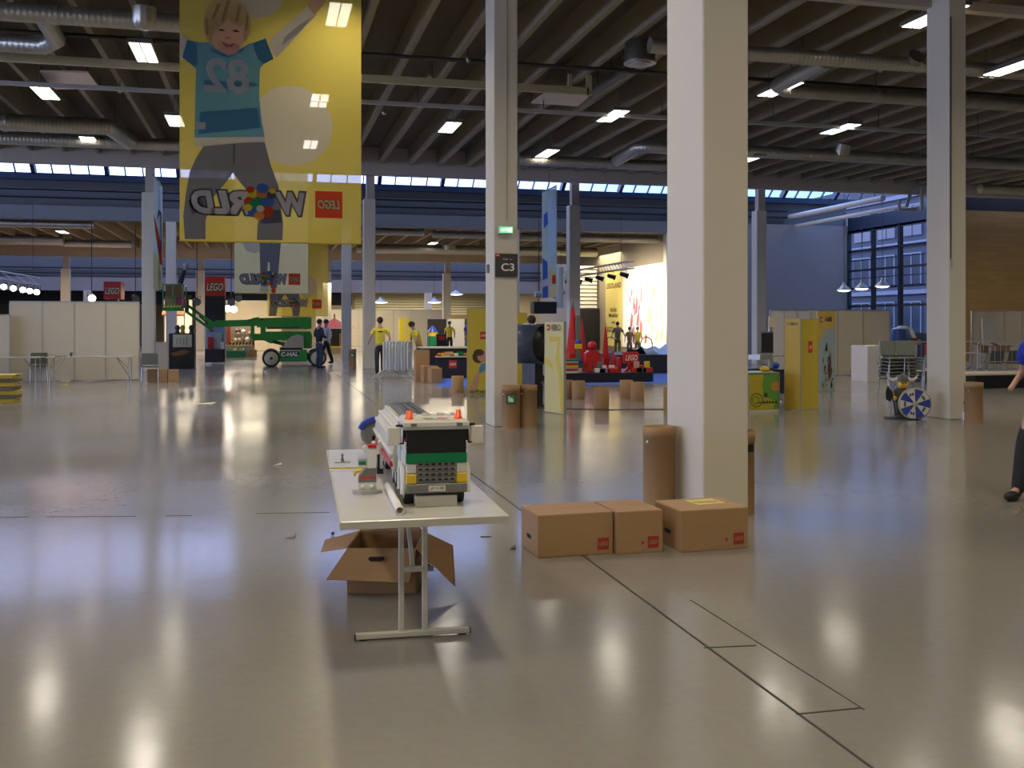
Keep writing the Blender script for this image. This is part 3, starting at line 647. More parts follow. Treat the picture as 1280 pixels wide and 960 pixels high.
# ------------------------------------------------------------------ cardboard
CARD = mat('cardboard', (.36, .215, .10), .8, var=.08, scale=9, bump=.05); CARDI = mat('cardboard_inside', (.27, .16, .075), .85); CARDR = mat('cardboard_pinkish', (.40, .25, .15), .75)
INK = mat('red_ink', (.34, .035, .02), .8); INKL = mat('pale_ink', (.42, .2, .1), .8); INKC = (INK, INK, INKL, INKL); HOLE = mat('hole_dark', (.01, .008, .006), .9)
TAPE = mat('clear_tape', (.42, .27, .14), .2)
def carton(x, y, rz, w, d, h, label, logo_x=None, hole=True, mini=None, note=False):
    g = root('cardboard_box', (x, y, 0), label, 'box', 'cartons at the foot of the big pillar', rz)
    MB().bb((0, 0, 0), (w, d, h), CARD, ch=.004).build('body', g)
    b = MB().bb((.003, .003, h), (w-.003, d/2-.002, h+.003), CARDR).bb((.003, d/2+.002, h), (w-.003, d-.003, h+.003), CARDR); b.build('top_flaps', g)
    b = MB(); fc = Face((0, 0, 0), (1, 0, 0), (0, -1, 0))
    if logo_x: fc.logo(b, logo_x, .075, .085, 1, e=.0012, cols=INKC)
    if mini: fc.disc(b, mini, .075, .012, .012, INK, 1, .0012, 10)
    if b.v: b.build('printed_logo', g)
    if hole: 
        b = MB(); fs_ = Face((0, d/2, 0), (0, -1, 0), (-1, 0, 0))
        fs_.poly(b, [(-.045+.0, .10), (.045, .10), (.055, .115), (.045, .13), (-.045, .13), (-.055, .115)], HOLE, 1, .002); b.build('hand_hole', g)
    b = MB(); fc.poly(b, [(.1*w, .02), (.3*w, .035), (.6*w, .05), (.75*w, .06), (.75*w, .052), (.6*w, .04), (.3*w, .025), (.1*w, .01)], TAPE, 1, .001); b.build('tape', g)
    if note: MB().box((w*.62, d*.62, h+.0045), (.24, .2, .003), mat('yellow_label', (.62, .55, .2), .5), rz=R(4)).box((w*.62, d*.62, h+.0065), (.2, .015, .001), CARD).box((w*.62, d*.55, h+.0065), (.16, .012, .001), CARD).build('label_sheet', g)
    return g
bx = fl(672, 698); carton(bx[0], bx[1], R(1.5), .565, .42, .297, 'closed cardboard carton before the big pillar, leftmost of three in the row', .49, note=False)
bx = fl(769, 693.5); carton(bx[0]+.012, bx[1], R(1.5), .355, .45, .30, 'squarer closed carton, middle of three before the big pillar', .28, hole=False, mini=.2)
bx = fl(852, 691); carton(bx[0], bx[1], R(3), .54, .45, .297, 'closed carton with a yellow label on top before the big pillar', .46, mini=.36, note=True)
# open box under the table
q = fl(434, 743); g = root('open_cardboard_box', (q[0], q[1], 0), 'open cardboard box with spread flaps on the floor behind the table leg', 'box', rz=R(-14))
w, d, h, th = .42, .50, .28, .006
MB().bb((0, 0, 0), (w, d, .008), CARDI).bb((0, 0, 0), (w, th, h), CARD).bb((0, d-th, 0), (w, d, h), CARD).bb((0, 0, 0), (th, d, h), CARD).bb((w-th, 0, 0), (w, d, h), CARD).build('body', g)
def flap(pts, nm='flap'):
    a = [V(p) for p in pts]; nrm = (a[1]-a[0]).cross(a[2]-a[0]).normalized()*.005; n = len(a)
    return MB().add([*a, *[p+nrm for p in a]], [list(range(n))[::-1], list(range(n, 2*n))]+[(i, (i+1) % n, (i+1) % n+n, i+n) for i in range(n)], CARD).build(nm, g)
f1 = flap([(0, 0, h), (w, 0, h), (w-.03, -.15, h-.17), (-.10, -.15, h-.15)])
f1b = Face((w/2-.02, -.05, h-.052), (1, 0, 0), (0, -.75, .66), (0, .66, .75)); b = MB(); f1b.poly(b, [(-.04, -.02), (.03, -.02), (.045, -.005), (.035, .01), (-.045, .01), (-.055, -.005)], HOLE, 3, .003); b.build('hand_hole', f1)
flap([(w, 0, h), (w, d, h), (w+.20, d-.1, h-.07), (w+.24, -.03, h-.22)])
flap([(0, d, h), (w, d, h), (w-.06, d+.24, h-.02), (-.05, d+.24, h-.02)])
flap([(0, 0, h), (0, d, h), (-.22, d-.05, h-.05), (-.2, .2, h-.07)])
# paper-bin tubes
GRN = mat('green_sticker', (.03, .25, .06), .5)
def tube_bin(px, pyb, h, r, label, group, sticker=False, Yoff=0, hole=False, name='cardboard_bin', lid=True):
    x, y = fl(px, pyb); g = root(name, (x, y, 0), label, 'bin' if lid else 'stool', group)
    prof = [(r, 0), (r, h-.09), (r+.006, h-.088), (r+.006, h), (r-.01, h), (r-.015, h-.04)] if lid else [(r, 0), (r, h), (r-.012, h), (r-.012, h-.01)]
    MB().lathe(prof+[(.001, prof[-1][1])], CARD, 28).build('body', g)
    if lid:
        MB().lathe([(r-.03, 0), (r-.03, .004), (.001, .005)], mat('bin_inside_dark', (.03, .02, .015), .9), 24, (0, 0, h-.039)).build('opening', g)
        c = MB().ball((-r*.95, -r*.4, h-.13), .014, BW, 8); c.build('cord_knob', g)
    if sticker:
        a = atan2(-y, -x); f_ = Face((cos(a)*r, sin(a)*r, h*.7), (-sin(a), cos(a), 0), (cos(a), sin(a), 0)); b = MB()
        f_.rect(b, -.07, -.08, .07, .07, BLACK, 2, .004); f_.rect(b, -.06, -.07, .06, .06, GRN, 4, .004)
        f_.poly(b, [(-.035, -.045), (.04, -.045), (.04, .0), (.01, .02), (-.015, .02), (-.02, .045), (-.04, .045)], BW, 5, .004); b.build('sticker', g)
    if hole:
        a = atan2(-y, -x)+.9; MB().box((cos(a)*r, sin(a)*r, h*.8), (.01, .06, .06), HOLE, rz=a).build('hand_hole', g)
    return g
tube_bin(824, 636, .735, .142, 'tall cardboard tube bin against the left side of the big pillar', 'tube bins')
tube_bin(921, 641, .72, .15, 'tall cardboard tube bin mostly hidden behind the right of the big pillar', 'tube bins', hole=True)
tube_bin(638.5, 535, .67, .14, 'cardboard tube bin with a green sticker at the second pillar', 'tube bins', sticker=True)
tube_bin(660.5, 534, .67, .135, 'plain cardboard tube bin at the second pillar, right of the stickered one', 'tube bins')
tube_bin(1217, 527, .66, .145, 'cardboard tube bin beside the right pillar', 'tube bins')
tube_bin(440.5, 460, .70, .14, 'cardboard tube bin with a green sticker far off beside the bluish pillar', 'tube bins', sticker=True)
for px, py, h, lb in ((708, 498, .40, 'short cardboard tube stool by the slim yellow board, its left one of a pair'), (723, 499, .40, 'short cardboard tube stool by the slim yellow board, its right one of a pair'), (752, 510.5, .40, 'single short cardboard tube stool standing alone before the stage'),
        (783, 498, .40, 'short cardboard tube stool, left one of the pair beside the big pillar'), (797, 501, .40, 'short cardboard tube stool, right one of the pair beside the big pillar'), (839, 513, .45, 'short cardboard tube stool half hidden by the big pillar'), (572, 491, .40, 'short cardboard tube stool at the left edge of the yellow boy board')):
    tube_bin(px, py, h, .145, lb, 'tube stools', name='tube_stool', lid=False)
def plainbox(px, pyb, w, d, h, label, z=0, group='plain cartons', rz=0, m=None):
    x, y = fl(px, pyb); g = root('cardboard_box', (x, y, z), label, 'box', group, rz)
    MB().bb((0, 0, 0), (w, d, h), m or CARD, ch=.004).build('body', g); MB().bb((w*.02, d*.46, h), (w*.98, d*.54, h+.003), TAPE).build('tape', g); return g
plainbox(519.5, 477.5, .42, .4, .46, 'carton beside the crowd barriers, lower left of the pile')
plainbox(529.5, 478.5, .42, .4, .46, 'carton beside the crowd barriers, lower middle of the pile', rz=R(4)); plainbox(539.5, 479.5, .3, .4, .42, 'carton beside the crowd barriers, lower right of the pile', rz=R(8))
plainbox(519.5, 477.0, .4, .38, .42, 'carton on top of the pile beside the crowd barriers', z=.465)
for i, (px, h, lb) in enumerate(((184, .36, 'left'), (196.5, .35, 'middle'), (210, .34, 'right'))): plainbox(px, 477.5, .27, .3, h, 'small carton by the chair at the white partition, %s of three' % lb)
# ------------------------------------------------------------------ hanging banners
SY = sheer('banner_yellow', (.72, .60, .10), .13); SPY = sheer('banner_pale_yellow', (.72, .64, .32), .13)
SD = sheer('banner_dot', (.62, .56, .42), .13)
SB = sheer('print_shirt_blue', (.13, .36, .52), .05); SB2 = sheer('print_shirt_dark', (.10, .27, .42), .05); SG = sheer('print_jeans', (.17, .18, .25), .05); SG2 = sheer('print_jeans_dark', (.12, .12, .16), .05)
SW = sheer('print_white', (.62, .60, .60), .05); SH = sheer('print_hair', (.55, .42, .20), .05); SH2 = sheer('print_hair_dark', (.42, .30, .13), .05); SS = sheer('print_skin', (.66, .42, .32), .05); SS2 = sheer('print_lips', (.5, .16, .13), .05)
SK = sheer('print_dark', (.08, .08, .12), .03); SR = sheer('print_red', (.62, .07, .03), .03); SGN = sheer('print_green', (.03, .28, .12), .03); SBL = sheer('print_blue', (.08, .16, .5), .03); SO = sheer('print_orange', (.7, .25, .05), .03)
SYL = sheer('print_logo_yellow', (.75, .6, .05), .03)
BANC = (SR, SK, SYL, SW)
class BanFace(Face):
    """print drawn on a banner, measured from traced points on its own sheet"""
    def __init__(s, Y, x_of=None): s.Y = Y
    def tr(s, pts): return [P(x, y, s.Y) for x, y in pts]
def mirrored_world(mb, fc, x, y, w, h, eps=.004):
    """the mirrored word with the cluster of toys in place of its O; x,y = centre"""
    lw = w*.2
    for t, dx, ww in (('W', .355, .27), ('R', -.09, .21), ('L', -.26, .16), ('D', -.42, .2)):
        for off, mm, k in ((.11, SK, 3), (.05, SW, 4)):
            fc.text(mb, t, x+dx*w, y-.0*h+(.02*h if t == 'W' else 0), ww*w*.9, h*.85, mm, k, off, .2, True, eps)
    rnd = random.Random(3)
    blobs = [(.10, .30, .13, SGN), (.18, .12, .10, SBL), (.02, .05, .10, SR), (.07, -.15, .12, SGN), (.17, -.45, .10, SR), (.05, -.5, .09, SBL), (.10, -.7, .08, SO), (.04, .55, .08, SYL), (.13, .62, .10, SO), (.21, .5, .07, SK), (.13, .85, .09, SBL), (.02, .75, .06, SR), (.22, .72, .05, SYL), (.11, -.3, .06, SW), (.0, -.25, .06, SYL)]
    for i, (dx, dy, r, mm) in enumerate(blobs): fc.disc(mb, x+(dx-.02)*w, y+dy*h*.75, r*w*.62, r*w*.55, mm, 5+i*.15, eps, 9)
def banner_root(name, Y, px0, px1, pyb, ztop, label, base, seam=True):
    a, c = P(px0, pyb, Y), P(px1, pyb, Y); g = root(name, (a.x, Y, a.z), label, 'banner', 'yellow hanging banners')
    w, h = c.x-a.x, ztop-a.z
    b = MB(); b.poly([(0, 0, 0), (w, 0, 0), (w, 0, h), (0, 0, h)], base)
    b.build('cloth', g)
    MB().tube([(-.02, 0, h+.02), (w+.02, 0, h+.02)], .02, DP, 8).tube([(w*.1, 0, h), (w*.1, 0, h+.25)], .006, DP, 6).tube([(w*.9, 0, h), (w*.9, 0, h+.25)], .006, DP, 6).build('top_rod', g)
    MB().tube([(0, 0, 0), (w, 0, 0)], .012, base, 6).build('bottom_hem', g)
    return g, a, w, h
YB1 = 16.9
def dotted(m, dots):
    nt = m.node_tree; N = nt.nodes; L = nt.links; tc = [n for n in N if n.type == 'TEX_COORD'][0]; mx = [n for n in N if n.type == 'MIX'][0]; out = mx.outputs[2]
    tg = [l.to_socket for l in list(out.links)]
    for (cx, cz, r) in dots:
        d = N.new('ShaderNodeVectorMath'); d.operation = 'DISTANCE'; d.inputs[1].default_value = (cx, 0, cz); L.new(tc.outputs['Object'], d.inputs[0])
        lt = N.new('ShaderNodeMath'); lt.operation = 'LESS_THAN'; lt.inputs[1].default_value = r; L.new(d.outputs['Value'], lt.inputs[0])
        m2 = N.new('ShaderNodeMix'); m2.data_type = 'RGBA'; m2.inputs[7].default_value = (.60, .53, .36, 1); L.new(lt.outputs[0], m2.inputs[0]); L.new(out, m2.inputs[6]); out = m2.outputs[2]
    for t_ in tg: L.new(out, t_)
SY1 = sheer('banner_yellow_dotted', (.66, .53, .10), .16)
g, a, W1, H1 = banner_root('hanging_banner', YB1, 224.5, 451.5, 301, 7.28, 'large yellow banner with a smiling blond boy in a blue number shirt', SY1)
def T(pts, Y=YB1, a=a): return [(P(x, y, Y).x-a.x, P(x, y, Y).z-a.z) for x, y in pts]
fc = Face((0, 0, 0), (1, 0, 0), (0, -1, 0)); E = .003
q1, q2 = T([(365, 157)])[0], T([(415.5, 157)])[0]; q3 = T([(318, -14)])[0]; dotted(SY1, [(q1[0], q1[1], q2[0]-q1[0]), (q3[0], q3[1], .48)])
b = MB()
def D(cx, cy, rx, ry, m, k, n=28): fc.poly(b, T([(cx+rx*cos(2*pi*i/n), cy-ry*sin(2*pi*i/n)) for i in range(n)]), m, k, E)
def G(pts, m, k): fc.poly(b, T(pts), m, k, E)

# jeans
G([(255, 182), (322, 176), (331, 178), (338, 205), (348, 232), (350, 250), (354, 280), (353, 300), (321, 300), (322, 280), (327, 262), (316, 246), (300, 228), (291, 216), (284, 226), (274, 238), (264, 250), (262, 262), (257, 275), (257, 299), (231, 299), (229, 270), (232, 245), (237, 215), (245, 198)], SG, 2)
G([(235, 250), (252, 246), (257, 262), (240, 268)], SG2, 3); G([(326, 265), (350, 262), (352, 278), (326, 280)], SG2, 3)
G([(292, 180), (294, 180), (293, 205), (291, 205)], SG2, 3)
# arms, hand
G([(225, 40), (232, 48), (236, 56), (238, 76), (226, 74), (225, 72)], SW, 2)
G([(338, 48), (360, 30), (384, 8), (396, 18), (372, 44), (346, 72), (338, 66)], SW, 2)
G([(384, 6), (392, -4), (408, -8), (406, 4), (396, 16), (392, 18)], SS, 2)
G([(356, 46), (376, 30), (392, 20), (372, 42), (352, 58)], sheer('print_sleeve_shade', (.45, .45, .47), .05), 3)
# shirt
G([(234, 50), (250, 53), (262, 53), (270, 60), (285, 68), (300, 62), (310, 55), (322, 52), (332, 48), (336, 60), (342, 74), (330, 80), (325, 86), (324, 120), (327, 150), (331, 172), (318, 172), (243, 172), (244, 130), (245, 86), (236, 78), (228, 72)], SB, 3)
G([(234, 50), (246, 55), (247, 80), (243, 84), (228, 72)], SB2, 4); G([(316, 54), (332, 48), (342, 74), (330, 80), (322, 74)], SB2, 4)
G([(243, 172), (331, 171), (331, 178), (300, 179), (243, 184)], SW, 4); G([(245, 153), (257, 153), (257, 162), (245, 162)], SW, 5)
G([(250, 140), (322, 135), (326, 160), (248, 168)], SB2, 4)
G([(255, 100), (320, 104), (322, 108), (256, 112)], SB2, 4)
p1 = T([(291, 96)])[0]; sc_ = T([(292, 96)])[0][0]-p1[0]
fc.text(b, '82', *T([(283.5, 95)])[0], 53*sc_, 42*sc_, SW, 6, .03, 0, True, E)
# head
n = 26; G([(284+25*cos(2*pi*i/n), 38-28*sin(2*pi*i/n)) for i in range(n)], SS, 5)
G([(270, 55), (300, 55), (297, 66), (286, 70), (274, 64)], SS, 5.5)
G([(254, 34), (256, 14), (266, 2), (280, -4), (296, 0), (308, 10), (314, 26), (313, 42), (306, 54), (304, 44), (306, 30), (300, 34), (292, 30), (286, 24), (276, 34), (268, 38), (265, 46), (266, 54), (258, 50)], SH, 7)
for q in ([(272, 4), (276, 6), (268, 24), (264, 26)], [(284, 0), (288, 2), (280, 26), (276, 28)], [(298, 4), (302, 8), (298, 28), (294, 26)], [(308, 16), (311, 20), (309, 40), (306, 38)], [(256, 26), (260, 22), (261, 44), (258, 44)]): G(q, SH2, 8)
G([(272, 38), (277, 36.5), (282, 38.5), (277, 39.5)], SK, 8); G([(290, 39), (295, 37.5), (300, 40), (295, 41)], SK, 8)
G([(276, 52), (284, 54.5), (294, 54), (290, 59), (282, 59.5)], SS2, 8); G([(278, 53.5), (284, 55), (292, 55), (287, 57)], SW, 9); G([(282, 46), (287, 46.5), (288, 49), (282, 49)], sheer('print_skin_shade', (.5, .28, .2), .05), 8)
G([(262, 60), (285, 69), (305, 60), (304, 64), (285, 73), (264, 65)], SB2, 4.6)
x_, y_ = T([(313, 254)])[0]; mirrored_world(b, fc, x_, y_, 140*sc_, 31*sc_, E)
x_, y_ = T([(411, 256)])[0]; fc.logo(b, x_, y_, 35.5*sc_, 3, True, E, BANC)
b.build('print', g)
# second banner, hung in the roof light
YB2 = 39.
g2, a2, W2, H2 = banner_root('hanging_banner', YB2, 293, 385, 366.5, 9.5, 'pale yellow banner with printed legs, hanging below the boy banner', SPY)
def T2(pts): return [(P(x, y, YB2).x-a2.x, P(x, y, YB2).z-a2.z) for x, y in pts]
b = MB(); s2 = T2([(301, 300)])[0][0]-T2([(300, 300)])[0][0]; E2 = .008
def G2(pts, m, k): fc.poly(b, T2(pts), m, k, E2)
G2([(301+12*0, 290), (324, 290), (324, 314), (318, 317), (308, 314), (302, 304)], SW, 1)
G2([(324, 296), (352, 296), (350, 316), (348, 340), (346, 360), (338, 360), (337, 328), (335, 328), (333, 358), (326, 358), (325, 330)], SG, 2)
G2([(324, 290), (353, 290), (351, 306), (344, 304), (339, 310), (334, 304), (326, 307)], SB, 3); G2([(300, 270), (352, 270), (352, 300), (324, 300)], SB, 2)
x_, y_ = T2([(330, 349)])[0]; mirrored_world(b, fc, x_, y_, 57*s2, 13*s2, E2)
x_, y_ = T2([(368, 349)])[0]; fc.logo(b, x_, y_, 15*s2, 3, True, E2, BANC)
for cx, cy, rx in ((330, 362, 6), (342, 363, 3)): x_, y_ = T2([(cx, cy)])[0]; fc.disc(b, x_, y_, rx*s2, 4*s2, SD if cx < 335 else SR, 6, E2, 12)
b.build('print', g2)
YB3 = 49.5
g3, a3, W3, H3 = banner_root('hanging_banner', YB3, 334, 410, 395, 6.6, 'deep yellow banner with printed legs, farthest of the three in line', SY)
def T3(pts): return [(P(x, y, YB3).x-a3.x, P(x, y, YB3).z-a3.z) for x, y in pts]
b = MB(); s3 = T3([(301, 300)])[0][0]-T3([(300, 300)])[0][0]; E3 = .01
fc.poly(b, T3([(388, 345), (396, 352), (396, 366), (384, 374), (372, 366), (372, 350)]), SD, 1, E3)
fc.poly(b, T3([(338, 360), (372, 360), (376, 378), (374, 395), (366, 395), (364, 378), (356, 368), (348, 380), (345, 395), (336, 395)]), SG, 2, E3)
x_, y_ = T3([(363, 379)])[0]; mirrored_world(b, fc, x_, y_, 44*s3, 9*s3, E3)
x_, y_ = T3([(396, 380)])[0]; fc.logo(b, x_, y_, 12*s3, 3, True, E3, BANC)
b.build('print', g3)
# banners seen nearly edge on, hanging along the hall
def side_banner(X, pxf, pxn, Yf, Yn, zb, zt, label, cols, back):
    g = root('hanging_banner', (X, Yn, zb), label, 'banner', 'banners seen edge on'); L_ = Yf-Yn; h = zt-zb
    x1 = 0.; fcs = Face((0, 0, 0), (0, 1, 0), (1 if X < 0 else -1, 0, 0))
    MB().poly([(0, 0, 0), (0, L_, 0), (0, L_, h), (0, 0, h)], back).build('cloth', g)
    b = MB()
    for pts, m, k in cols: fcs.poly(b, [(u*L_, v*h) for u, v in pts], m, k, .005)
    b.build('print', g); MB().tube([(0, 0, h), (0, L_, h)], .02, DP, 8).tube([(0, L_/2, h), (0, L_/2, h+.6)], .006, DP, 6).build('top_rod', g)
    return g
pn, pf = P(191.5, 218, 36.6), None
Xn = -3.6; y1 = PX(203, 228, Xn).y; y0 = PX(191.5, 218, Xn).y
g = side_banner(Xn, 0, 0, y1, y0, PX(193, 362, Xn).z, PX(192, 219, Xn).z, 'narrow edge-on banner with a red streak and yellow foot by a cream pillar',
    [([(0, 0), (1, 0), (1, .25), (0, .35)], SPY, 1), ([(.0, .66), (.3, .6), (.8, .45), (1, .25), (.7, .25), (.2, .5)], SR, 2), ([(.3, .62), (.7, .72), (.75, .4), (.9, .35), (.85, .74), (.5, .74)], SK, 3), ([(.5, .1), (.9, .1), (.9, .18), (.5, .2)], SW, 3), ([(.45, 0), (1, 0), (1, .12), (.9, .02)], SK, 2)], sheer('banner_pale_green', (.5, .6, .55), .1))
Xn = 10.2; ya, yb = PX(677.5, 240, Xn).y, PX(696, 231, Xn).y
g = side_banner(Xn, 0, 0, ya, yb, PX(687, 372, Xn).z, PX(687, 236, Xn).z, 'edge-on pale banner with a blue figure hanging right of the second pillar',
    [([(0, 0), (1, 0), (1, .35), (.7, .3), (0, .2)], SPY, 1), ([(.15, .95), (.6, .9), (.5, .3), (.1, .4), (.0, .7)], sheer('banner_pale_blue', (.55, .68, .8), .1), 1.5), ([(.55, 0), (.95, 0), (.95, .38), (.6, .33)], SBL, 2), ([(.3, .12), (.95, .10), (.95, .17), (.3, .19)], SW, 3), ([(.05, .12), (.27, .12), (.27, .2), (.05, .2)], SR, 3), ([(.55, .68), (.85, .65), (.85, .78), (.6, .8)], SBL, 3)], sheer('banner_pale_green', (.5, .6, .55), .1))

# ------------------------------------------------------------------ signs
g = root('sector_sign', (3.72, 15.46, P(632, 345, 15.46).z), 'dark grey C3 hall sign on the second pillar', 'sign')
pa, pb = P(618.5, 346, 15.45), P(646.5, 317.5, 15.45); SGN_ = mat('sign_charcoal', (.05, .05, .05), .5)
wS, hS = pb.x-pa.x, pb.z-pa.z; g.location = ((pa.x+pb.x)/2, 15.44, (pa.z+pb.z)/2)
MB().box((0, -.01, 0), (wS, .03, hS), SGN_, ch=.003).build('board', g)
b = MB(); fc_ = Face((0, -.025, 0), (1, 0, 0), (0, -1, 0)); fc_.text(b, 'C3', .02, -.03, wS*.56, hS*.32, WHITE, 1, .02); fc_.text(b, 'Hal', -.02, hS*.27, wS*.2, hS*.08, WHITE, 1); fc_.text(b, 'sec', .07, hS*.25, wS*.12, hS*.04, WHITE, 1)
fc_.rect(b, -wS/2, hS*.36, -wS*.3, hS/2, RED, 1); fc_.rect(b, -wS*.46, hS*.41, -wS*.34, hS*.44, WHITE, 2); b.build('lettering', g)
pa = P(633.5, 287, 15.3); g = root('exit_sign', (pa.x, 15.4, pa.z), 'lit green emergency exit sign with white arrows on the second pillar', 'sign')
MB().box((0, 0, 0), (.23, .1, .11), mat('sign_housing', (.5, .5, .48)), ch=.004).build('housing', g)
b = MB(); EG = emit('exit_green', (.0, .75, .18), 1.1); EW = emit('exit_white', (.8, 1, .85), 1.6); fe = Face((0, -.05, 0), (1, 0, 0), (0, -1, 0))
fe.rect(b, -.11, -.05, .11, .05, EG, 1); fe.poly(b, [(-.08, 0), (-.045, .03), (-.045, .012), (-.005, .012), (-.005, -.012), (-.045, -.012), (-.045, -.03)], EW, 2)
fe.rect(b, .055, -.035, .095, .035, EW, 2); fe.poly(b, [(0, .02), (.03, .03), (.05, .01), (.04, -.03), (.02, -.03), (.025, 0), (.005, .0)], EW, 2); b.build('panel', g)
b = MB().box((0, -.01, 0), (.05, .05, .14), mat('grey_switch', (.2, .2, .2)), ch=.004); q = PX(610, 336, 3.5); tag(b.build('wall_socket', loc=(3.5, q.y, q.z)), 'small grey switch box on the left face of the second pillar', 'switch')
# ------------------------------------------------------------------ people
SKIN = mat('skin', (.5, .28, .19), .55, var=.04); SHOE = mat('shoe_dark', (.02, .02, .02), .5)
def skin_obj(name, verts, edges, radii, m, parent, sub=2):
    me = bpy.data.meshes.new(name); me.from_pydata(verts, edges, []); me.materials.append(m)
    o = bpy.data.objects.new(name, me); COL.objects.link(o); o.parent = parent
    me.skin_vertices.new(name='') if hasattr(me.skin_vertices, 'new') else None
    md = o.modifiers.new('Skin', 'SKIN'); md.use_smooth_shade = True; md.branch_smoothing = .6
    if len(me.skin_vertices) == 0:
        import bmesh
        bm = bmesh.new(); bm.from_mesh(me); bm.verts.layers.skin.verify(); bm.to_mesh(me); bm.free()
    sv = me.skin_vertices[0].data
    for i, r in enumerate(radii):
        sv[i].radius = r if isinstance(r, tuple) else (r, r); sv[i].use_root = False
    sv[0].use_root = True
    s = o.modifiers.new('Sub', 'SUBSURF'); s.levels = sub; s.render_levels = sub
    return o
def chain(pts):
    return list(pts)
def person(loc, rz, label, shirt, trousers, hair, H=1.75, lean=0, arms=None, stride=0., sleeve=.5, turn=0., group=None, logo=None, hairlong=False):
    """faces -Y at rz = 0; arms: ((elbow), (hand)) for right(-x) and left(+x) in body space"""
    g = root('person', (*loc, loc[2] if len(loc) > 2 else 0) if len(loc) < 3 else loc, label, 'person', group, rz)
    k = H/1.75; S = lambda x, y, z: V((x*k, y*k, z*k))
    def L(x, y, z):                       # lean the trunk forward about the hips
        c, s_ = cos(lean), sin(lean); dz = z-.95; return V((x*k, (y*c-dz*s_)*k, (.95+dz*c+y*s_)*k))
    hip = S(0, 0, .95); waist = L(0, .0, 1.1); chest = L(0, .01, 1.32); nb = L(0, 0, 1.47); nt_ = L(0, -.015, 1.55); hd = L(0, -.03, 1.64); ht = L(0, -.03, 1.71)
    sh = [L(s*.17, 0, 1.43) for s in (-1, 1)]
    arms = arms or (((-.27, .02, 1.15), (-.28, -.08, .9)), ((.27, .02, 1.15), (.28, -.08, .9)))
    el = [L(*a[0]) for a in arms]; ha = [L(*a[1]) for a in arms]
    kn = [S(-.1, -.04-stride*.5, .52), S(.1, -.04+stride*.5, .52)]; an = [S(-.1, -stride, .09+max(0, -stride)*.2), S(.1, stride+.03, .09+abs(stride)*.15)]
    toe = [a+S(0, -.15, -.05) for a in an]
    hj = [S(-.09, 0, .9), S(.09, 0, .9)]
    v = [hip, waist, chest, nb, nt_, hd, ht]; r = [(.13*k, .1*k), (.12*k, .09*k), (.15*k, .1*k), (.07*k, .06*k), (.05*k, .05*k), (.078*k, .092*k), (.06*k, .075*k)]
    e = [(0, 1), (1, 2), (2, 3), (3, 4), (4, 5), (5, 6)]
    for i in (0, 1):
        o = len(v); v += [sh[i], el[i], ha[i]]; r += [.048*k, .037*k, .025*k]; e += [(2, o), (o, o+1), (o+1, o+2)]
        d = (ha[i]-el[i]).normalized(); palm = ha[i]+d*.06*k; v.append(palm); r.append((.032*k, .02*k)); e.append((o+2, o+3))
        sd = d.cross(V((1, 0, 0))).normalized()
        for j, ln in enumerate((.06, .075, .07, .055)):
            b0 = palm+sd*(j-1.5)*.017*k; p1 = b0+d*ln*.55*k; p2 = p1+(d+V((-.5 if i else .5, 0, 0))).normalized()*ln*.5*k
            q = len(v); v += [palm+sd*(j-1.5)*.012*k, p1, p2]; r += [.009*k, .0085*k, .0075*k]; e += [(q, q+1), (q+1, q+2)]
        q = len(v); v += [ha[i]+d*.03*k, ha[i]+d*.05*k-sd*.04*k, ha[i]+d*.085*k-sd*.05*k]; r += [.012*k, .01*k, .009*k]; e += [(q, q+1), (q+1, q+2)]
    for i in (0, 1):
        o = len(v); v += [hj[i], kn[i], an[i], toe[i]]; r += [.085*k, .055*k, .04*k, (.035*k, .025*k)]; e += [(0, o), (o, o+1), (o+1, o+2), (o+2, o+3)]
    skin_obj('body', v, e, r, SKIN, g)
    # shirt
    sv = [S(0, 0, .86), waist, chest, L(0, 0, 1.51)]; sr = [(.185*k, .135*k), (.17*k, .13*k), (.2*k, .14*k), (.12*k, .1*k)]; se = [(0, 1), (1, 2), (2, 3)]
    for i in (0, 1):
        o = len(sv); en = sh[i].lerp(el[i], .75) if sleeve < 1 else el[i]
        sv += [sh[i], en]; sr += [.088*k, .066*k]; se += [(2, o), (o, o+1)]
        if sleeve >= 1: sv.append(el[i].lerp(ha[i], .92)); sr.append(.045*k); se.append((o+1, o+2))
    so = skin_obj('shirt', sv, se, sr, shirt, g)
    tv = [S(0, 0, 1.0), S(0, .0, .9)]; tr = [(.155*k, .115*k), (.16*k, .12*k)]; te = [(0, 1)]
    for i in (0, 1):
        o = len(tv); tv += [hj[i]-V((0, 0, .12*k)), kn[i], an[i]+V((0, 0, -.05*k))]; tr += [.1*k, .075*k, .062*k]; te += [(1, o), (o, o+1), (o+1, o+2)]
    skin_obj('trousers', tv, te, tr, trousers, g)
    for i in (0, 1): MB().ball((an[i]+toe[i])/2+V((0, -.01, -.02*k)), .09*k, SHOE, 12, (.55, 1.5, .55)).build('shoe', g)
    up = (ht-hd).normalized()
    hb = MB(); c = hd.lerp(ht, .6)+V((0, .02*k, .0)); hb.ball(c, .102*k, hair, 14, (.93, 1.08, 1.0))
    if hairlong: hb.ball(c+V((0, .04*k, -.09*k)), .09*k, hair, 12, (1, .8, 1.2))
    hb.build('hair', g)
    fb = MB(); fp = hd+V((0, -.093*k, 0))
    fb.ball(fp+V((0, -.012*k, -.005*k)), .014*k, SKIN, 8, (.8, 1.1, 1.6))
    for s in (-1, 1): fb.ball(fp+V((s*.033*k, .006, .028*k)), .011*k, BLACK, 8); fb.ball(hd+V((s*.084*k, 0, .01*k)), .02*k, SKIN, 8, (.4, .8, 1.3))
